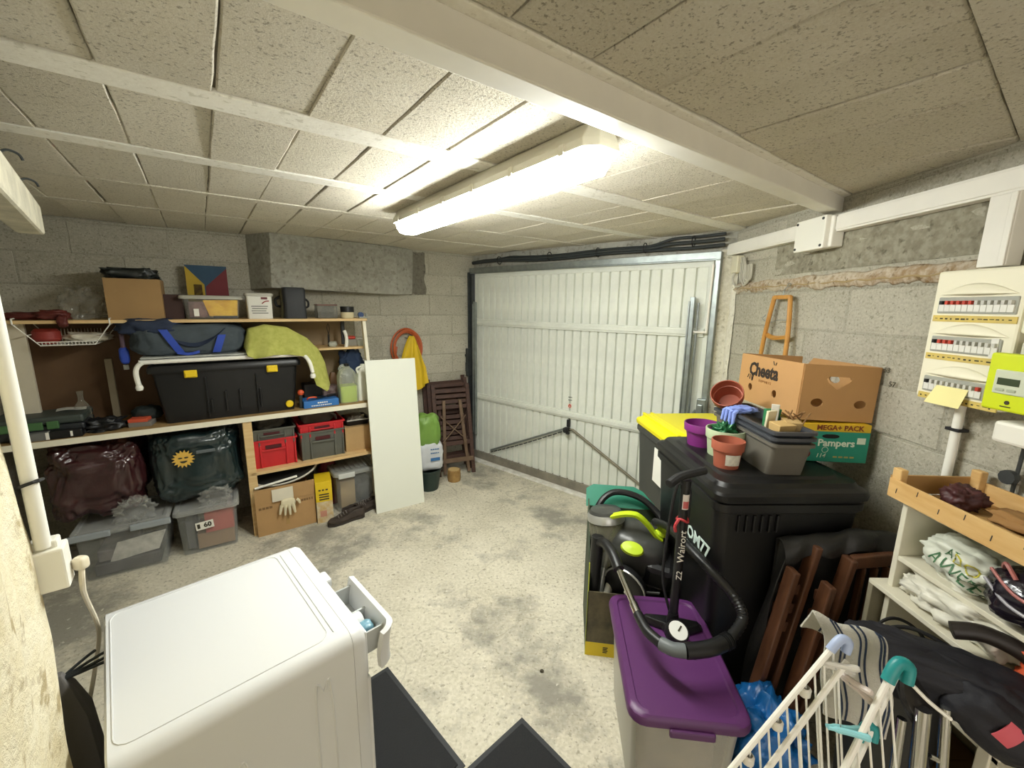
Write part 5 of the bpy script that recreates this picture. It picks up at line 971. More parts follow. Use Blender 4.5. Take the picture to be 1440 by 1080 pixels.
mPr = M('print_black', '2a2019', .7); text('Cheeta', .088, mPr, fc, (-Wf/2-.005, .035, .165), R(-90), R(90), name='logo', bold=.003, sx=.92); text('E X P O R T S', .017, M('print_brown2', '8a5a2c', .7), fc, (-Wf/2-.005, .01, .117), R(-90), R(90), name='logo_small')
b = B()
for k, (y0, ln) in enumerate(((.125, .03), (.14, .024), (.112, .028), (.153, .018))): b.tube([(-Wf/2-.0045, y0, .138), (-Wf/2-.0045, y0+.004*(k-1), .138-ln)], .0022, 5)
b.tube([(-Wf/2-.0045, -.045, .205), (-Wf/2-.0045, -.035, .222)], .002, 5); b.tube([(-Wf/2-.0045, -.055, .205), (-Wf/2-.0045, -.06, .218)], .002, 5); b.obj('logo_paws', mPr, fc)
# ================================================================== vacuum cleaner in its carton
vb = thing('vacuum_carton', 'open picture-printed carton holding the vacuum cleaner', 'box', (.38, 1.79, 0), R(-8)); th = .006
mPic = M('picture_print', '6c6149', .6, col2='3e3b2f', vscale=9); mYb = M('print_yellow', 'd8bd1c', .5)
VW, VD = .39, .36
B().bb(0, VW, 0, th, .075, .352).obj('front_panel', mPic, vb); B().bb(0, VW, -.0005, th, 0, .075).obj('yellow_strip', mYb, vb)
for k in range(4): B().bb(.085, .105+.004*(k % 2), -.0015, 0, .022+.009*k, .027+.009*k).obj('print_line', mInk, vb)
b = B(); b.add([(0, 0, 0), (0, VD, 0), (0, VD, .66), (0, .10, .50), (0, 0, .352), (th, 0, 0), (th, VD, 0), (th, VD, .66), (th, .10, .50), (th, 0, .352)], [(0, 1, 2, 3, 4), (9, 8, 7, 6, 5), (0, 5, 6, 1), (1, 6, 7, 2), (2, 7, 8, 3), (3, 8, 9, 4), (4, 9, 5, 0)]); b.obj('side_panel', M('carton_darkgreen', '33402a', .7), vb)
B().bb(VW-th, VW, 0, VD, 0, .45).obj('side_panel', M('carton_darkgreen', '33402a'), vb); B().bb(0, VW, VD-th, VD, 0, .62).obj('back_panel', M('carton_darkgreen', '33402a'), vb); B().bb(th, VW-th, th, VD-th, 0, .006).obj('base', mCard, vb)
fp = B().prism([(-.01, 0), (.34, 0), (.36, .03), (.30, .10), (.25, .125), (.03, .125), (-.01, .10)], 0, .004).obj('teal_flap', M('carton_teal2', '1b775e', .5), vb); place(fp, (.0, VD, .615), 0, R(50))
B().bb(-.001, .003, 0, .012, .0, .5).obj('edge_strip', M('edge_lime', 'b8c23a', .6), vb)
vc = thing('vacuum_cleaner', 'grey and lime bagless vacuum cleaner standing in its carton', 'vacuum cleaner', (.592, 1.94, .46), R(-20)); vc.rotation_euler = (R(12), R(6), R(-22))
mVac = M('vac_grey', '3a3b38', .35, var=.05); mLime = M('vac_lime', 'b3cc1d', .4); mSilv = M('vac_silver', 'b4b5b0', .3, metal=.6); mSm = M('vac_smoke', '8d8c79', .2, alpha=.55)
B().blob((.05, .02, .04), (.30, .26, .26), .7, .02, 2, 1, 36, 22).obj('body', mVac, vc, smooth=True)
B().lathe([(.075, -.14), (.088, -.10), (.088, .09), (.08, .10)], n=28, cap1=True, m=frame((-.10, .0, .06), 0, R(-18), R(-14))).obj('dust_container', mSm, vc, smooth=True); B().lathe([(.05, -.12), (.05, .08)], n=20, cap1=True, m=frame((-.10, .0, .06), 0, R(-18), R(-14))).obj('cyclone', M('vac_cyclone', '6f6c58', .5), vc, smooth=True)
B().lathe([(.09, .10), (.092, .125), (.075, .155), (.03, .165), (.001, .165)], n=28, m=frame((-.10, .0, .06), 0, R(-18), R(-14))).obj('container_lid', mVac, vc, smooth=True); B().lathe([(.0935, .10), (.0935, .125), (.085, .14)], n=28, cap0=False, m=frame((-.10, .0, .06), 0, R(-18), R(-14))).obj('silver_collar', mSilv, vc, smooth=True)
B().surf(lambda u, v: (-.10+.26*u, -.03+.03*v+.02*u, .225+.045*math.sin(math.pi*min(1, u*1.15))-.15*max(0, u-.45)**1.3), 20, 3, .014).obj('carry_handle', mLime, vc, smooth=True)
B().lathe([(.0, .0), (.042, .002), (.038, .018), (.0, .022)], n=20, sx=1.3, sy=.8, m=frame((.03, -.10, .135), 0, R(25))).obj('lime_button', mLime, vc, smooth=True); B().lathe([(.0, .0), (.03, .002), (.026, .018), (.0, .02)], n=20, m=frame((.145, .03, .165), 0, R(-10), R(20))).obj('lime_button', mLime, vc, smooth=True)
B().lathe([(.10, -.02), (.105, .0), (.10, .02), (.07, .028), (.001, .028)], n=32, m=frame((.03, -.145, -.05), R(-18), R(92))).obj('wheel', mBlack, vc, smooth=True); B().tube([Vector(frame((.03, -.165, -.05), R(-18), R(92)) @ Vector((.104*math.cos(a), .104*math.sin(a), .0))) for a in [R(15*i) for i in range(0, 13)]], .005, 6).obj('wheel_trim', mSilv, vc, smooth=True)
B().bb(.10, .24, -.12, .12, -.06, .08).obj('motor_housing', mBlack, vc, bev=.03); B().surf(lambda u, v: (.06+.13*u, -.125, -.115+.012*v+.05*u), 6, 1, .006).obj('silver_trim', mSilv, vc)
# vacuum tube, joint and hose
hz = thing('vacuum_hose', 'black vacuum hose looping out over the purple tote', 'hose', (0, 0, 0))
path = [(.715, 1.90, .66), (.735, 1.78, .70), (.742, 1.62, .72), (.775, 1.47, .705), (.835, 1.385, .65), (.845, 1.325, .60), (.76, 1.255, .57)]
hp_ = catmull(path, 14); mHs = M('hose_black', '151516', .4); B().tube(hp_, .019, 12, rs=[.0175+.0022*(i % 2) for i in range(len(hp_))]).obj('hose', mHs, hz, smooth=True)
B().tube(catmull([(.76, 1.255, .57), (.70, 1.232, .565), (.65, 1.225, .56), (.60, 1.222, .558)], 6), .026, 14).obj('cuff', mBlack, hz, smooth=True)
for k in range(4): B().tube([(.765-.008*k, 1.258-.004*k, .57), (.762-.008*k, 1.2565-.004*k, .57)], .028, 14).obj('cuff_ring', mBlack, hz, smooth=True)
B().tube(catmull([(.60, 1.222, .558), (.56, 1.232, .555), (.53, 1.26, .552)], 6), .023, 14).obj('grip', M('grip_grey', '5f6566', .5), hz, smooth=True)
B().tube(catmull([(.53, 1.26, .552), (.502, 1.32, .548), (.492, 1.40, .55)], 6), .019, 12, rs=None).obj('handle', mBlack, hz, smooth=True); B().tube([(.492, 1.40, .55), (.489, 1.45, .555)], .0165, 12).obj('collar', M('chrome', 'd0d0cc', .15, metal=1), hz, smooth=True)
B().tube([(.489, 1.45, .555), (.478, 1.64, .575)], .013, 12).obj('wand', M('chrome', 'd0d0cc'), hz, smooth=True); B().cyl((.49, 1.52, .545), (.487, 1.545, .535), .011, n=10).obj('clip', M('chrome', 'd0d0cc'), hz)
vt = thing('vacuum_accessories', 'black suction nozzle and tubes standing in the carton', 'nozzle', (0, 0, 0)); B().tube(catmull([(.478, 1.64, .575), (.468, 1.72, .60), (.45, 1.80, .60), (.432, 1.86, .57)], 6), .024, 12).obj('elbow', mBlack, vt, smooth=True); B().tube([(.43, 1.86, .60), (.42, 1.85, .42), (.425, 1.84, .25)], .03, 12).obj('nozzle', mBlack, vt, smooth=True)
B().tube([(.50, 1.93, .50), (.44, 1.83, .30)], .017, 12).obj('tube', M('tube_grey', '8f938f', .3, metal=.5), vt, smooth=True); B().tube([(.56, 1.93, .46), (.47, 1.82, .28)], .02, 12).obj('tube', M('tube_pale', 'b9b7ab', .5), vt, smooth=True)
B().tube(catmull([(.455, 2.02, .50), (.47, 2.08, .64), (.56, 2.12, .71), (.70, 2.10, .69), (.79, 2.03, .62), (.80, 1.95, .58)], 8), .017, 10).obj('coiled_hose', mHs, vt, smooth=True)
# ================================================================== purple tote with pump
pp = thing('purple_tote', 'clear storage tote with a purple lid standing on the floor', 'storage box', (.61, 1.375, 0), R(-6)); mPur = M('lid_purple', '572a5e', .42, bump=.04, bscale=60)
tub(pp, .37, .56, .40, clear('tote_frosted', 'd3d0c4', .36, .4), .84, .05, th=.004); lid_(pp, .385, .585, .405, mPur, .055, .024); B().bb(-.07, .07, -.305, -.29, .372, .40).obj('clip', mPur, pp, bev=.006); B().bb(.03, .09, -.04, -.034, .4225, .4235).obj('lid_slot', mInk, pp)
B().blob((0, 0, .16), (.28, .42, .28), .5, .08, 3, 2, 26, 14, floor=-.15).obj('contents', M('tote_contents', '857a6c', .8, col2='4f4a48', vscale=5), pp, smooth=True)
pu = thing('bicycle_pump', 'black upright floor pump with gauge standing on the purple lid', 'pump', (.66, 1.475, .424), R(8)); mPu = M('pump_black', '141416', .35); pu.rotation_euler = (R(-1.5), R(1), R(8))
B().cyl((0, .0, .02), (.0, 0, .60), .017, n=18).obj('barrel', mPu, pu, smooth=True); B().cyl((0, 0, .60), (0, 0, .635), .02, n=16).obj('collar', mBlack, pu, smooth=True)
b = B(); b.tube(catmull([(-.085, -.03, .632), (-.04, -.01, .648), (0, 0, .655), (.04, .01, .658), (.085, .02, .662)], 5), .0165, 10, rs=None); b.obj('handle', mRubber, pu, smooth=True)
B().loft([[(x*k, y*k, z) for x, y in [(-.035, -.035), (.02, -.05), (.115, -.03), (.125, -.005), (.05, .03), (.0, .05), (-.10, .075), (-.115, .055), (-.045, .0)]] for k, z in ((1, 0), (1, .01), (.82, .03))]).obj('foot_base', mPu, pu, bev=.004); B().cyl((-.0, 0, .02), (0, 0, .075), .026, .02, n=16).obj('socket', mPu, pu, smooth=True)
B().lathe([(.043, 0), (.045, .01), (.043, .032), (.04, .036)], n=26, cap1=True, m=frame((-.018, -.055, .022), 0, R(28))).obj('gauge', mPu, pu, smooth=True); B().lathe([(.036, .0365), (.001, .037)], n=26, cap0=False, m=frame((-.018, -.055, .022), 0, R(28))).obj('dial', M('dial_white', 'e6e6e0', .4), pu)
o = B().bb(-.003, .003, -.002, .024, 0, .001).obj('needle', mInk, pu); o.matrix_local = frame((-.018, -.055, .022), 0, R(28)) @ Matrix.Translation((0, -.002, .0375)) @ Matrix.Rotation(R(-50), 4, 'Z')
t = text('Wairort', .040, mWhiteP, pu, (-.002, -.0185, .365), 0, R(90), shear=.25, ry=R(-90)); t = text('Z2', .034, mWhiteP, pu, (-.002, -.0185, .245), 0, R(90), ry=R(-90), shear=.25)
B().surf(lambda u, v: (.0175*math.cos(R(-140+100*u)), .0178*math.sin(R(-140+100*u)), .52+.06*v), 6, 2, .0006).obj('sticker', M('sticker_pale', 'd9d2cc', .5), pu); B().surf(lambda u, v: (.0182*math.cos(R(-130+75*u)), .0184*math.sin(R(-130+75*u)), .525+.028*v), 6, 2, .0006).obj('sticker_red', M('sticker_redpink', 'c46060', .5), pu)
B().tube([(.02*math.cos(a)-.0, .022*math.sin(a), .475+.006*math.sin(a*2)) for a in [i*2*math.pi/16 for i in range(16)]], .005, 6, True).obj('red_ring', M('ring_red', 'b5353a', .5), pu, smooth=True); B().tube(catmull([(-.02, -.01, .48), (-.035, -.012, .455), (-.03, -.01, .43)], 4), .006, 6).obj('red_ring', M('ring_red', 'b5353a'), pu, smooth=True)
B().tube(catmull([(.0, .02, .05), (-.03, .05, .2), (-.035, .03, .45), (-.03, .01, .6), (-.012, -.0, .615), (.03, .015, .58), (.032, .02, .4), (.03, .03, .2), (.01, .03, .06)], 6), .006, 8).obj('air_hose', mRubber, pu, smooth=True)
# blue carrier bag on the floor
bg = tag(B().blob((0, 0, .15), (.26, .24, .34), .75, .3, 3.2, 4, 34, 22, floor=-.15).obj('blue_bag', M('bag_blue', '155f9f', .3, var=.2, vscale=8, bump=.5, bscale=16), smooth=True), 'crumpled shiny blue plastic bag behind the purple tote', 'plastic bag'); place(bg, (.935, 1.255, .0), 0)
# ================================================================== folded reddish wooden chairs leaning against the wall
mRB = M('mahogany', '67422b', .45, col2='4c2f1f', vscale=4, stretch=(8, 8, 1), bump=.05)
def plank(parent, a, c, wd_=.052, dp_=.026, nm='leg'):
    return bar(B(), a, c, wd_, dp_).obj(nm, mRB, parent, bev=.006)
def lean_chair(label, x0, ys, tops, rail=None):
    t = thing('folding_chair', label, 'chair', (x0, ys, 0), 0, 'reddish folding chairs by the white shelf')
    for (xt, zt, dy) in tops: plank(t, (xt-.155*zt-x0, dy, 0), (xt-x0, dy, zt))
    (xa_, za_, ya_), (xb_, zb_, yb2) = tops
    for h in (.20, .50, .58, .66): plank(t, (xa_-.155*(za_-h)-x0, (ya_+yb2)/2+.02, h), (xb_-.155*(zb_-h)-x0, (ya_+yb2)/2+.02, h), .02, .045, 'slat')
    if rail: plank(t, (rail[0]-x0, rail[3], rail[1]), (rail[2]-x0, rail[3]+.01, rail[1]+.015), .025, .05, 'top_rail')
    return t
lean_chair('reddish folded wooden chair leaning nearest the black bin', 1.04, 1.375, ((1.04, .765, .0), (1.135, .845, .035)))
lc2 = lean_chair('reddish folded wooden chair with a top rail leaning nearest the white shelf', 1.15, 1.335, ((1.145, .735, .0), (1.24, .815, .04)), (1.25, .795, 1.45, .045))
for k in range(4): plank(lc2, (.135+.045*k, .05, .25), (.15+.045*k, .05, .775), .03, .012, 'slat')
tp_ = thing('black_tarp', 'dark grey tarpaulin slung over the folded chairs', 'tarpaulin', (0, 0, 0))
def tarp_top(u, v):
    x = 1.02+.46*u; ridge = .84+.03*math.sin(min(1, u*4)*1.57)-.012*math.sin(u*7)
    if v < .45: t = v/.45; return (x, 1.455-.005*math.sin(u*17), ridge-.55*(1-t)*(1-.3*u)-.02)
    t = (v-.45)/.55; return (x+.004*math.sin(u*30), 1.455-.055*math.sin(t*1.57)+.006*math.sin(u*23+t*4), ridge+.012*math.sin(t*3.1)-.06*t*t-.012*math.sin(u*19)*t)
B().surf(tarp_top, 44, 20, .004).obj('sheet', M('tarp_grey', '1f1e1c', .5, bump=.4, bscale=14), tp_, smooth=True)
B().surf(lambda u, v: (1.03-.085*v+.012*math.sin(v*7+u*3), 1.452-.05*u, .835-.03*u-.72*v), 8, 24, .004).obj('hanging_side', M('tarp_grey', '34322f'), tp_, smooth=True)
# ================================================================== white shelf at the right with crate on top
XS, YF = 1.27, 1.255; mSh = M('shelf_white', 'd9d4c0', .55, var=.04)
ws = thing('white_shelf', 'white painted wooden shelf unit under the fuse board', 'shelving', (XS, YF, 0), 0)
dpt = .25
B().bb(.0, dpt, -.018, 0, .575, 1.10).obj('side_board', mSh, ws, bev=.002); B().bb(0, dpt, -.78, -.018, 1.085, 1.10).obj('top_board', mSh, ws, bev=.002)
for z in (.915, .80, .59): B().bb(0 if z > .9 else -.035, dpt, -.78, -.018 if z > .9 else .03, z-.016, z).obj('shelf_board', mSh, ws, bev=.002)
B().bb(-.035, dpt, .012, .03, 0, .784).obj('lower_side', M('shelf_grey_side', '8f8873', .6, var=.06), ws, bev=.002); B().bb(-.035, dpt, -.40, -.382, .0, .784).obj('lower_side', mSh, ws, bev=.002); B().bb(dpt-.006, dpt, -.78, -.018, .0, 1.085).obj('back_board', M('shelf_back', 'c9c1a4', .7, var=.05), ws)
B().bb(-.04, .0, -.385, -.355, .0, .60).obj('front_post', mSh, ws, bev=.003)
# fruit crate
fcr = thing('fruit_crate', 'shallow light wooden fruit crate on top of the white shelf', 'crate', (XS-.02, YF+.035, 1.102), R(-2)); mPop = M('poplar', 'd9b67c', .6, col2='c99f62', vscale=3, stretch=(9, 1.5, 9)); CWd, CL = .27, .44
for x in (0, CWd): B().bb(x-.004, x+.004, -CL, 0, .0, .062).obj('side_slat', mPop, fcr, bev=.001)
for y in (0, -CL): B().bb(0, CWd, y-.004, y+.004, .008, .07).obj('end_slat', M('poplar_dark', 'b08a54', .65), fcr, bev=.001)
for x in (.012, CWd-.012):
    for y in (-.012, -CL+.012): B().prism([(x-.012, y-.02), (x+.012, y-.02), (x+.012, y+.012), (x-.012, y+.012)], 0, .098).obj('corner_post', mPop, fcr, bev=.004)
for k in range(4): B().bb(.004+k*.068, .058+k*.068, -CL, 0, .0, .005).obj('base_slat', M('poplar_dark', '9a6d34'), fcr)
for k in range(6): B().tube([(-.0045, -.03-.07*k, .02+.02*(k % 2)), (-.0045, -.032-.07*k, .036+.02*(k % 2))], .0012, 5).obj('staple', mDark, fcr)
bt2 = tag(B().blob((0, 0, .03), (.10, .09, .075), .8, .35, 3, 2, 22, 14, floor=-.03).obj('maroon_pouch', M('pouch_maroon', '4a2728', .5, bump=.3, bscale=20), smooth=True), 'small crumpled maroon pouch lying in the fruit crate', 'pouch'); place(bt2, (XS+.12, YF-.06, 1.108))
bt3 = tag(B().blob((0, 0, .015), (.12, .20, .04), .7, .3, 3, 5, 22, 12, floor=-.013).obj('brown_paper', M('paper_brown', '9c7443', .8), smooth=True), 'flattened brown paper bag in the fruit crate', 'paper bag'); place(bt3, (XS+.16, YF-.22, 1.108))
# shelf contents
mWB = M('carrier_white', 'cfd2c4', .4, var=.06, bump=.4, bscale=14)
cbg = thing('printed_carrier_bag', 'white carrier bag printed in green and yellow on the upper shelf', 'carrier bag', (XS+.09, YF-.165, .916)); bag_o = B().blob((0, 0, .062), (.20, .23, .13), .75, .22, 3, 2, 36, 22, floor=-.06).obj('bag', mWB, cbg, smooth=True)
mGn = M('print_green', '3f6d48', .6); mGy = M('print_yellow2', 'b9b13a', .6)
for s_, y, z, m_, sz, yw in (('AWEE', -.02, .052, mGn, .05, -64), ('DO', -.05, .085, mGy, .045, -60), ('AT', -.01, .10, mGn, .03, -60)):
    t = text(s_, sz, m_, cbg, (-.125+(.02 if z > .09 else 0), y, z+.012), R(yw-22), R(72 if z < .09 else 50), extr=.0, ry=R(16))
    md = t.modifiers.new('sub', 'SUBSURF'); md.subdivision_type = 'SIMPLE'; md.levels = md.render_levels = 2; md = t.modifiers.new('wrap', 'SHRINKWRAP'); md.target = bag_o; md.wrap_method = 'PROJECT'; md.use_project_z = True; md.use_negative_direction = True; md.use_positive_direction = True; md.offset = .0015
wbg = tag(B().blob((0, 0, .05), (.20, .34, .13), .75, .3, 3.2, 7, 36, 22, floor=-.048).obj('white_bag', M('carrier_plain', 'd8d5c6', .4, bump=.4, bscale=14), smooth=True), 'crumpled plain white bag on the middle shelf', 'plastic bag'); place(wbg, (XS+.075, YF-.20, .802))
wb2 = tag(B().blob((0, 0, .03), (.07, .07, .07), .8, .35, 3, 3, 20, 14, floor=-.03).obj('small_white_bag', M('carrier_plain', 'd8d5c6'), smooth=True), 'small twist of white plastic at the far end of the middle shelf', 'plastic bag'); place(wb2, (XS+.04, YF-.055, .802))
org = tag(B().blob((0, 0, .04), (.14, .16, .09), .75, .3, 3, 3, 26, 16, floor=-.04).obj('orange_bag', M('bag_orange', 'c8532f', .4, bump=.3, bscale=16), smooth=True), 'orange net bag at the near end of the middle shelf', 'bag'); place(org, (XS+.05, YF-.42, .802))
hel = thing('cycle_bag', 'shiny black cycling bag with pink piping on the upper shelf', 'bag', (XS+.07, YF-.345, .916)); B().blob((0, 0, .075), (.21, .22, .155), .8, .15, 2.5, 6, 36, 22, floor=-.072).obj('body', M('bag_gloss_black', '1a1520', .25, bump=.3, bscale=12, coat=.5), hel, smooth=True); B().blob((.01, -.01, .105), (.17, .17, .09), .8, .1, 2, 3, 24, 14).obj('mouth', M('bag_dark_inner', '1c0f0e', .8), hel, smooth=True)
B().tube(catmull([(-.085, .07, .13), (-.105, .0, .105), (-.10, -.07, .10)], 6), .004, 6).obj('piping', M('piping_pink', 'a8655f', .5), hel, smooth=True); B().tube(catmull([(-.09, .075, .10), (-.112, .0, .075), (-.105, -.08, .07)], 6), .004, 6).obj('reflective_piping', M('piping_grey', '9a98a0', .3), hel, smooth=True); B().tube(catmull([(-.04, .08, .125), (-.075, .05, .155), (-.08, .02, .13)], 6), .005, 6).obj('pull_cord', M('piping_pink', 'a8655f'), hel, smooth=True)
ylw = tag(B().blob((0, 0, .05), (.10, .08, .10), .8, .3, 3, 5, 20, 14, floor=-.05).obj('yellow_packet', M('packet_yellow', 'c4b635', .5, col2='7d7335', vscale=20), smooth=True), 'olive and yellow packet at the back of the upper shelf', 'packet'); place(ylw, (XS+.19, YF-.09, .916))
# lower clutter between shelf and rack: dark bin, appliances
db = thing('waste_bin', 'dark tapered waste bin standing under the white shelf', 'waste bin', (1.22, 1.12, .0), 0); B().lathe([(.10, 0), (.125, .60), (.13, .62), (.12, .62), (.098, .01)], n=28).obj('body', M('bin_charcoal', '2a2a28', .5), db, smooth=True); B().tube(catmull([(-.12, .0, .60), (-.08, .02, .72), (.0, .04, .745), (.08, .03, .70), (.12, .0, .60)], 6), .005, 6).obj('bail', mRubber, db, smooth=True)
cbl = thing('black_lead', 'black electric lead looping in front of the shelf', 'cable', (0, 0, 0)); B().tube(catmull([(1.06, 1.08, .62), (1.10, 1.10, .73), (1.19, 1.10, .765), (1.25, 1.05, .76), (1.27, .99, .74), (1.235, .95, .68)], 7), .006, 8).obj('lead', mRubber, cbl, smooth=True)
# navy sports bag with pink band, on chrome push-poles of a stroller
nb = thing('folded_stroller', 'folded navy stroller with coral band and chrome tubes at the right edge', 'stroller', (0, 0, 0)); mNv = M('stroller_navy', '0f0f18', .7, var=.15, bump=.2, bscale=40)
a_, c_ = Vector((.985, 1.00, .80)), Vector((1.20, .845, .80)); q_ = (c_-a_)
m_ = Matrix.Translation((a_+c_)/2+Vector((.02, .02, -.04))) @ Matrix.Rotation(math.atan2(q_.y, q_.x), 4, 'Z'); B().blob((0, 0, 0), (.37, .15, .15), .6, .12, 2.6, 3, 34, 20, m=m_).obj('seat_fabric', mNv, nb, smooth=True)
m2 = Matrix.Translation((1.175, .845, .735)) @ Matrix.Rotation(R(-35), 4, 'Z') @ Matrix.Rotation(R(35), 4, 'Y'); B().blob((0, 0, 0), (.20, .13, .13), .65, .10, 2.6, 5, 30, 18, m=m2).obj('hood', mNv, nb, smooth=True)
hc_ = Vector((1.175, .845, .735)); ax_ = (m2.to_3x3() @ Vector((1, 0, 0))).normalized(); dc_ = (Vector((0, 0, HC))-hc_).normalized(); tx_ = ax_.cross(dc_).normalized(); dc_ = tx_.cross(ax_).normalized()
B().surf(lambda u, v: hc_ + (dc_*math.cos(-.30+.75*u)+tx_*math.sin(-.30+.75*u))*.071 + ax_*(-.02+.034*v), 10, 3, .003).obj('coral_band', M('band_coral', 'c4505c', .6), nb, smooth=True)
mCh = M('chrome', 'd0d0cc')
for p0, p1, r_ in (((1.02, .86, .74), (1.01, .80, .25), .016), ((1.075, .86, .745), (1.075, .79, .25), .011), ((.985, .87, .70), (.955, .82, .3), .010)): B().tube([p0, p1], r_, 12).obj('tube', mCh, nb, smooth=True)
b = B(); b.lathe([(.03, -.012), (.05, -.006), (.052, .006), (.03, .012)], n=26, m=Matrix.Translation((1.035, .895, .745)) @ Matrix.Rotation(R(60), 4, 'X') @ Matrix.Rotation(R(20), 4, 'Y'), cap1=True); b.obj('joint_ring', M('joint_dark', '3c3a38', .3, metal=.6), nb, smooth=True)
B().tube([(1.045, .845, .62), (1.085, .84, .60)], .006, 8).obj('bolt', mCh, nb); B().tube(catmull([(.99, .92, .79), (1.0, .88, .72), (1.03, .86, .66), (1.05, .84, .55)], 5), .006, 6).obj('brake_cable', mRubber, nb, smooth=True)
B().tube(catmull([(1.19, .98, .86), (1.24, .95, .875), (1.285, .90, .865), (1.30, .85, .84)], 6), .022, 12, rs=None).obj('grip', M('grip_rubber', '1c1511', .5), nb, smooth=True)
# brown carton in the lowest bay
carton('cardboard_box', 'brown cardboard box in the lowest bay of the white shelf', .20, .30, .30, (1.40, 1.08, .0), 0, M('cardboard_low', '8d6a40', .8, var=.06))
# ================================================================== drying rack
dr = thing('drying_rack', 'white folding clothes drying rack with teal corner caps', 'drying rack', (0, 0, 0)); mRk = M('rack_white', 'f0eee4', .4); mTq = M('cap_teal', '1f8a8a', .4); mLb = M('cap_paleblue', 'a9b8d8', .4)
A0, A1 = Vector((.755, .835, .945)), Vector((.52, .78, .665)); B0, B1 = Vector((.835, .775, .935)), Vector((.66, .70, .62))
rd = Vector((.035, -.05, -.36))
def lerp(p, q, t): return p+(q-p)*t
for p, q in ((A0, A1), (lerp(A0, B0, .25)+Vector((0, 0, -.03)), lerp(A1, B1, .25)+Vector((0, 0, -.03))), (B0, B1), (B0+Vector((.02, .012, -.03)), B1+Vector((.03, .012, -.05)))): B().tube([p, q+(q-p)*.5], .0066, 10).obj('frame_tube', mRk, dr, smooth=True)
for k in range(15):
    t = .03+.09*k; p = lerp(A0, A1, t); B().tube([p, p+rd], .0024, 6).obj('rod', mRk, dr, smooth=True)
for k in range(10):
    t = .05+.14*k; p = lerp(B0, B1, t); B().tube([p, p+rd*.95+Vector((.01, 0, 0))], .0024, 6).obj('rod', mRk, dr, smooth=True)
for k in range(6):
    t = .1+.2*k; p = lerp(lerp(A0, B0, .25), lerp(A1, B1, .25), t)+Vector((0, 0, -.03)); B().tube([p, p+rd], .0026, 6).obj('rod', mRk, dr, smooth=True)
def cap(pos, d, m_, s=1.):
    d = d.normalized(); B().tube(catmull([pos-d*.035*s, pos, pos+d*.02*s+Vector((.010, .0, .002))*s, pos+d*.022*s+Vector((.030, -.005, -.012))*s, pos+Vector((.034, -.008, -.032))*s], 5), .016*s, 12, rs=None).obj('corner_cap', m_, dr, smooth=True)
cap(A0, A0-A1, mLb, .62); cap(B0, B0-B1, mTq, .8); cap(lerp(B0, B1, .30)+Vector((.0, .01, -.05)), B0-B1, mTq, .62)
B().tube(catmull([B0+Vector((.04, -.01, -.03)), B0+Vector((.06, -.03, -.05)), B0+Vector((.10, -.04, -.08))], 5), .004, 6).obj('hinge_wire', mRk, dr)
for k in (.35, .62, .9):
    p = lerp(A0, A1, k); B().lathe([(.009, -.012), (.013, -.008), (.013, .008), (.009, .012)], n=12, m=Matrix.Translation(p+Vector((.012, 0, -.012)))).obj('rod_holder', M('holder_clear', 'd9d5c9', .3), dr, smooth=True)
# clothes pegs
def peg(label, pos, rz, rx, m_, grp='clothes pegs on the drying rack'):
    t = thing('clothes_peg', label, 'peg', pos, rz, grp); t.rotation_euler = (rx, 0, rz)
    for sg in (-1, 1): B().tube(catmull([(-.03, 0, .004*sg), (0, 0, .006*sg), (.02, 0, .009*sg), (.045, 0, .016*sg)], 5), .006, 8, rs=[.004]*3+[.0065]*9+[.0075]*3+[.005]).obj('jaw', m_, t, smooth=True)
    B().tube([(.004*math.cos(a), -.006+.0012*i, .004*math.sin(a)) for i, a in enumerate([j*1.05 for j in range(11)])], .0012, 5).obj('spring', mSteel, t); return t
peg('pale aqua clothes peg clipped to the rack rods', onz(1185, 1026, .80), R(-12), R(70), M('peg_aqua', '8fd0d6', .35))
peg('clear white clothes peg just below the pale blue cap', onz(1172, 936, .90), R(-20), R(30), M('peg_clear', 'dcd9d0', .3, alpha=.8)); peg('clear pinkish clothes peg beside the striped cloth', onz(1195, 958, .87), R(-70), R(20), M('peg_pinkish', 'dccfc6', .3, alpha=.8))
# striped cloth over the rack
fl_ = thing('striped_cloth', 'white towelling cloth with navy stripes hung over the rack', 'cloth', (0, 0, 0)); mTow = M('towel_white', 'd2cfc2', .95, bump=.8, bscale=220); mTn = M('towel_navy', '2e3a50', .95, bump=.6, bscale=220)
def cloth_pt(u, v):
    # u across the cloth, v from the back hem over the top bar and down the front
    P0 = Vector((.762, .915, .955)); P1 = Vector((.888, .865, .935)); p = P0.lerp(P1, u)
    if v < .3: t = (.3-v)/.3; p += Vector((.01, .05, -.02))*t+Vector((0, 0, -.06*t*t)); 
    else: t = (v-.3)/.7; p += Vector((.02*t, -.075*t*(1-.45*t), -.24*t**1.5))
    p += Vector((0, 0, .006*math.sin(u*9+v*4)))+Vector((.006*math.sin(v*14+u*3), 0, 0)); return p
def strip_of(u0, u1, m_, nm, off): B().surf(lambda u, v: cloth_pt(u0+(u1-u0)*u, v)+Vector((0, -off, off)), 12 if m_ is mTow else 2, 30, .005).obj(nm, m_, fl_, smooth=True)
strip_of(0, 1, mTow, 'towelling', 0.)
for u0 in (.26, .33, .56, .64, .88, .94): strip_of(u0-.014, u0+.014, mTn, 'navy_stripe', .002)
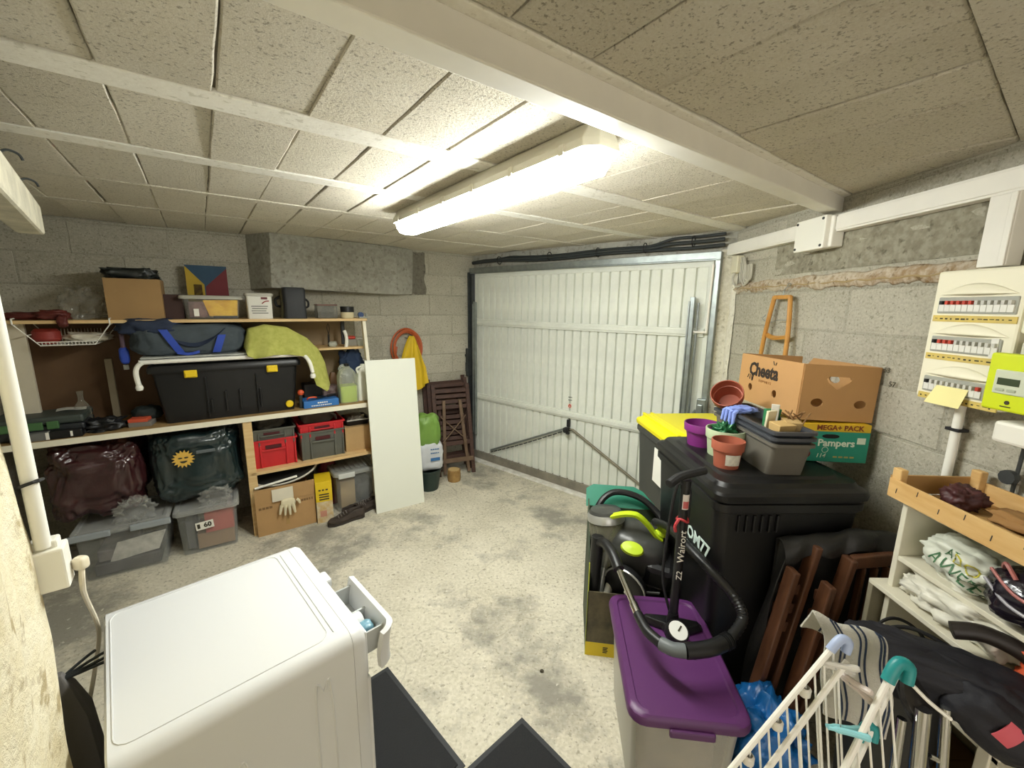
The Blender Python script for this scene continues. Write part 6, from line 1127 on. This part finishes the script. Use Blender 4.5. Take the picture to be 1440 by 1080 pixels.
# ================================================================== washing machine
wm = thing('washing_machine', 'white front-loading washing machine in the foreground', 'washing machine', (0, 0, 0)); mEn = M('enamel_white', 'dadbdb', .28, spec=.5)
pBL, pF, pR = Vector((-1.112, 1.0, 0)), Vector((-.772, 1.362, 0)), Vector((-.381, .959, 0))
xa = (pF-pR).normalized(); WMW = .575; WMD = .495      # xa runs along the front from the right corner to the far corner
ctr = pR + xa*(WMW/2); yax = Vector((-xa.y, xa.x, 0))   # towards the back of the machine
if yax.dot(pBL-pF) < 0: yax = -yax
wm.location = ctr + yax*(WMD/2); wm.rotation_euler.z = math.atan2(xa.y, xa.x)
if (Matrix.Rotation(wm.rotation_euler.z, 3, 'Z') @ Vector((0, 1, 0))).dot(yax) < 0: wm.rotation_euler.z += math.pi
WMW = .565; W2, D2 = WMW/2, WMD/2      # local: front at y = -D2
# one pressed shell: sides roll over into the top
def shell_ring(y, k=0.):
    w_, h = W2-k, .85-k; r_ = .035; pts = [(-w_, y, .02), (-w_, y, h-r_)]
    pts += [(-w_+r_-r_*math.cos(R(a)), y, h-r_+r_*math.sin(R(a))) for a in range(15, 91, 15)]
    pts += [(w_-r_+r_*math.sin(R(a)), y, h-r_+r_*math.cos(R(a))) for a in range(0, 91, 15)]+[(w_, y, .02)]; return pts
B().loft([shell_ring(D2, .004), shell_ring(D2-.004), shell_ring(-D2+.03)]).obj('cabinet', mEn, wm, smooth=True, ang=40)
mGrv = M('groove_shadow', 'c3c6c4', .5)
B().tube([(x, y+.0, .8505) for x, y in [(-W2+.05, -D2+.06), (W2-.05, -D2+.06)]], .0014, 5).obj('groove', mGrv, wm)
b = B(); q = [(x, y-.0+.03, .8503) for x, y in rrect(WMW-.075, WMD-.085, .03)]; b.tube(q, .0018, 5, True); b.obj('top_pressing', mEn, wm, smooth=True)
B().loft([shell_ring(-D2+.029, .0005), shell_ring(-D2+.004, .0005), shell_ring(-D2-.006, .006)]).obj('front_frame', mEn, wm, smooth=True, ang=40)
b = B(); b.bb(-W2+.012, W2-.012, -D2-.014, -D2-.004, .70, .832); b.obj('control_panel', mEn, wm, bev=.006, seg=3)
B().bb(-W2+.004, W2-.004, -D2-.016, -D2-.004, .06, .695).obj('front_panel', mEn, wm, bev=.006)
B().lathe([(.17, 0), (.175, .02), (.15, .035), (.12, .03), (.11, -.02), (.001, -.03)], n=36, m=frame((0, -D2-.004, .40), 0, R(90))).obj('porthole', M('porthole_grey', 'b9bcbc', .3), wm, smooth=True)
for x in (-.10, .02, .12): B().bb(x, x+.045, -D2-.016, -D2-.01, .765, .80).obj('button', M('panel_grey', 'c4c6c4', .4), wm, bev=.003)
B().cyl((-.17, -D2-.012, .785), (-.17, -D2-.042, .785), .03, n=24).obj('dial', mEn, wm, bev=.004)
# side pressings on the face towards the camera
xs = [sx for sx in (-W2, W2)]
for sx in xs:
    for y0, y1, z1_ in ((-D2+.09, -D2+.13, .74), (-D2+.28, -D2+.335, .66)):
        sgn = 1 if sx > 0 else -1
        B().tube(catmull([(sx-sgn*.0005, y0, .05), (sx-sgn*.0005, y0, z1_-.03), (sx-sgn*.0005, (y0+y1)/2, z1_), (sx-sgn*.0005, y1, z1_-.03), (sx-sgn*.0005, y1, .05)], 8), .0032, 6).obj('pressing', mEn, wm, smooth=True)
# open detergent drawer (at the end nearest the camera) 
rloc = wm.matrix_basis.inverted()
end = 1 if (rloc @ Vector((pR.x, pR.y, 0))).x > 0 else -1
dw = thing('detergent_drawer', 'open white detergent drawer pulled out of the washing machine', 'drawer'); dw.parent = wm; del dw['category']; del dw['label']
xe = lambda t: end*(W2-t)            # t metres in from the end nearest the camera
def plate(u, v):
    t = .262-.25*min(u, .86)/.86; o_ = -D2-.085; z = .835-.10*v
    if u > .86: k = (u-.86)/.14; t = .012-.032*math.sin(k*1.57); o_ += .04*(1-math.cos(k*1.57)); z -= .012*k
    return (xe(t), o_+.012*math.sin(v*2.2), z-.0*u)
B().surf(plate, 30, 6, .016 if end < 0 else -.016).obj('drawer_front', mEn, dw, smooth=True); mDt = M('drawer_grey', 'b7bab8', .4)
b = B(); xa0, xa1 = sorted((xe(.245), xe(.02))); b.bb(xa0, xa1, -D2-.075, -D2+.0, .755, .762); b.bb(xa0, xa0+.005, -D2-.075, -D2, .76, .82); b.bb(xa1-.005, xa1, -D2-.075, -D2, .76, .82); b.bb((xa0+xa1)/2-.003, (xa0+xa1)/2+.003, -D2-.075, -D2, .76, .81); b.obj('tray', mDt, dw)
B().blob((xe(.07), -D2-.035, .785), (.05, .045, .05), .7, .1, 2, 2, 16, 10).obj('softener_cup', M('cup_blue', '6f97a8', .3), dw, smooth=True)
B().bb(-end*W2*.15-.03, -end*W2*.15+.03, -D2-.03, -D2-.005, .80, .835).obj('catch', mEn, wm, bev=.008)
# ================================================================== left pier: pipe, socket, plug and cable
cd2 = thing('white_conduit', 'white plastic conduit running down the plaster pier', 'pipe', (-.893, .723, 0))
B().cyl((0, 0, 1.235), (0, 0, 2.18), .0118, n=16).obj('pipe', mWhiteP, cd2, smooth=True); B().tube([(.0165*math.cos(a), .0165*math.sin(a), 1.365+.006*math.cos(a)) for a in [i*2*math.pi/14 for i in range(14)]], .0035, 6, True).obj('cable_tie', mRubber, cd2)
skz = math.atan2(-.62, -.78)+R(90)
sk = thing('wall_socket', 'white surface-mounted socket box on the plaster pier', 'socket', (-.893, .735, 1.19), skz)
B().bb(-.024, .024, -.03, .02, -.045, .04).obj('box', mWhiteP, sk, bev=.004); B().bb(-.02, .012, -.028, .012, .038, .055).obj('conduit_entry', mWhiteP, sk, bev=.004)
pl = thing('plug_lead', 'white plug and lead hanging from the socket behind the washing machine', 'cable', (0, 0, 0))
B().blob((-.874, .764, 1.175), (.024, .022, .028), .6, .04, 2, 1, 18, 12).obj('plug', M('plug_cream', 'e3d9c2', .45), pl, smooth=True)
B().tube(catmull([(-.874, .764, 1.165), (-.884, .768, 1.12), (-.98, .853, 1.025), (-1.125, .995, .81), (-1.14, .98, .70), (-1.12, .92, .60), (-1.124, .915, .52), (-1.15, .955, .43), (-1.175, .98, .38)], 7), .005, 8).obj('lead', M('plug_cream', 'e3d9c2'), pl, smooth=True)
um = thing('furled_parasol', 'furled dark grey parasol standing behind the washing machine', 'parasol', (-1.085, .875, 0), 0)
B().loft([[(r_*math.cos(a)*(1+.12*math.cos(5*a))+dx, r_*math.sin(a)*(1+.12*math.cos(5*a))+dx*.6, z) for a in [i*2*math.pi/30 for i in range(30)]] for r_, z, dx in ((.02, .02, 0), (.045, .10, 0), (.052, .45, -.01), (.045, .68, -.015), (.03, .76, -.02), (.012, .80, -.02))]).obj('canopy', M('parasol_grey', '6b6864', .8, bump=.2, bscale=30), um, smooth=True)
for k in range(4): B().tube(catmull([(-.02, -.01, .78), (-.0+.02*k, .03, .80), (.02+.02*k, .05+.01*k, .815-.01*k)], 4), .004, 6).obj('rib_end', mDark, um)
# skirting board on the pier and the round pipe at its foot
ld = tag(B().bb(-.01, .02, -.10, .0, .0, .62).obj('trim_board', M('board_cream', 'd9cfb4', .7, var=.05), bev=.004), 'cream board standing at the foot of the plaster pier', 'board'); place(ld, EW-LWD*.16+LWN*.035, math.atan2(LWN.y, LWN.x))
# ================================================================== mats
mMat = M('mat_black', '1c1d1f', .85, bump=.4, bscale=180)
def mat_(label, corner, dirs, a, c):
    d1 = Vector((*dirs[0], 0)).normalized(); d2 = Vector((*dirs[1], 0)).normalized(); t = thing('floor_mat', label, 'mat', (corner[0], corner[1], 0), math.atan2(d1.y, d1.x), 'black floor mats')
    sg = 1 if d1.cross(d2).z > 0 else -1
    B().bb(0, a, min(0, sg*c), max(0, sg*c), .0, .004).obj('border', M('mat_edge', '26282b', .6), t, bev=.001); B().bb(.02, a-.02, min(sg*.02, sg*(c-.02)), max(sg*.02, sg*(c-.02)), .004, .008).obj('pile', mMat, t, bev=.001); return t
mat_('black floor mat against the washing machine', (-.575, 1.70), ((.41, -.42), (-.68, -.70)), .60, .42)
mat_('black floor mat at the bottom middle of the floor', (.06, 1.46), ((.66, -.70), (-.70, -.68)), .60, .5)
tag(place(B().blob((0, 0, .006), (.02, .014, .014), .9, .2, 3, 2, 10, 8).obj('pebble', M('pebble_dark', '4a4436', .9), smooth=True), onz(762, 945, 0)), 'small dark pebble lying on the bare floor', 'pebble')
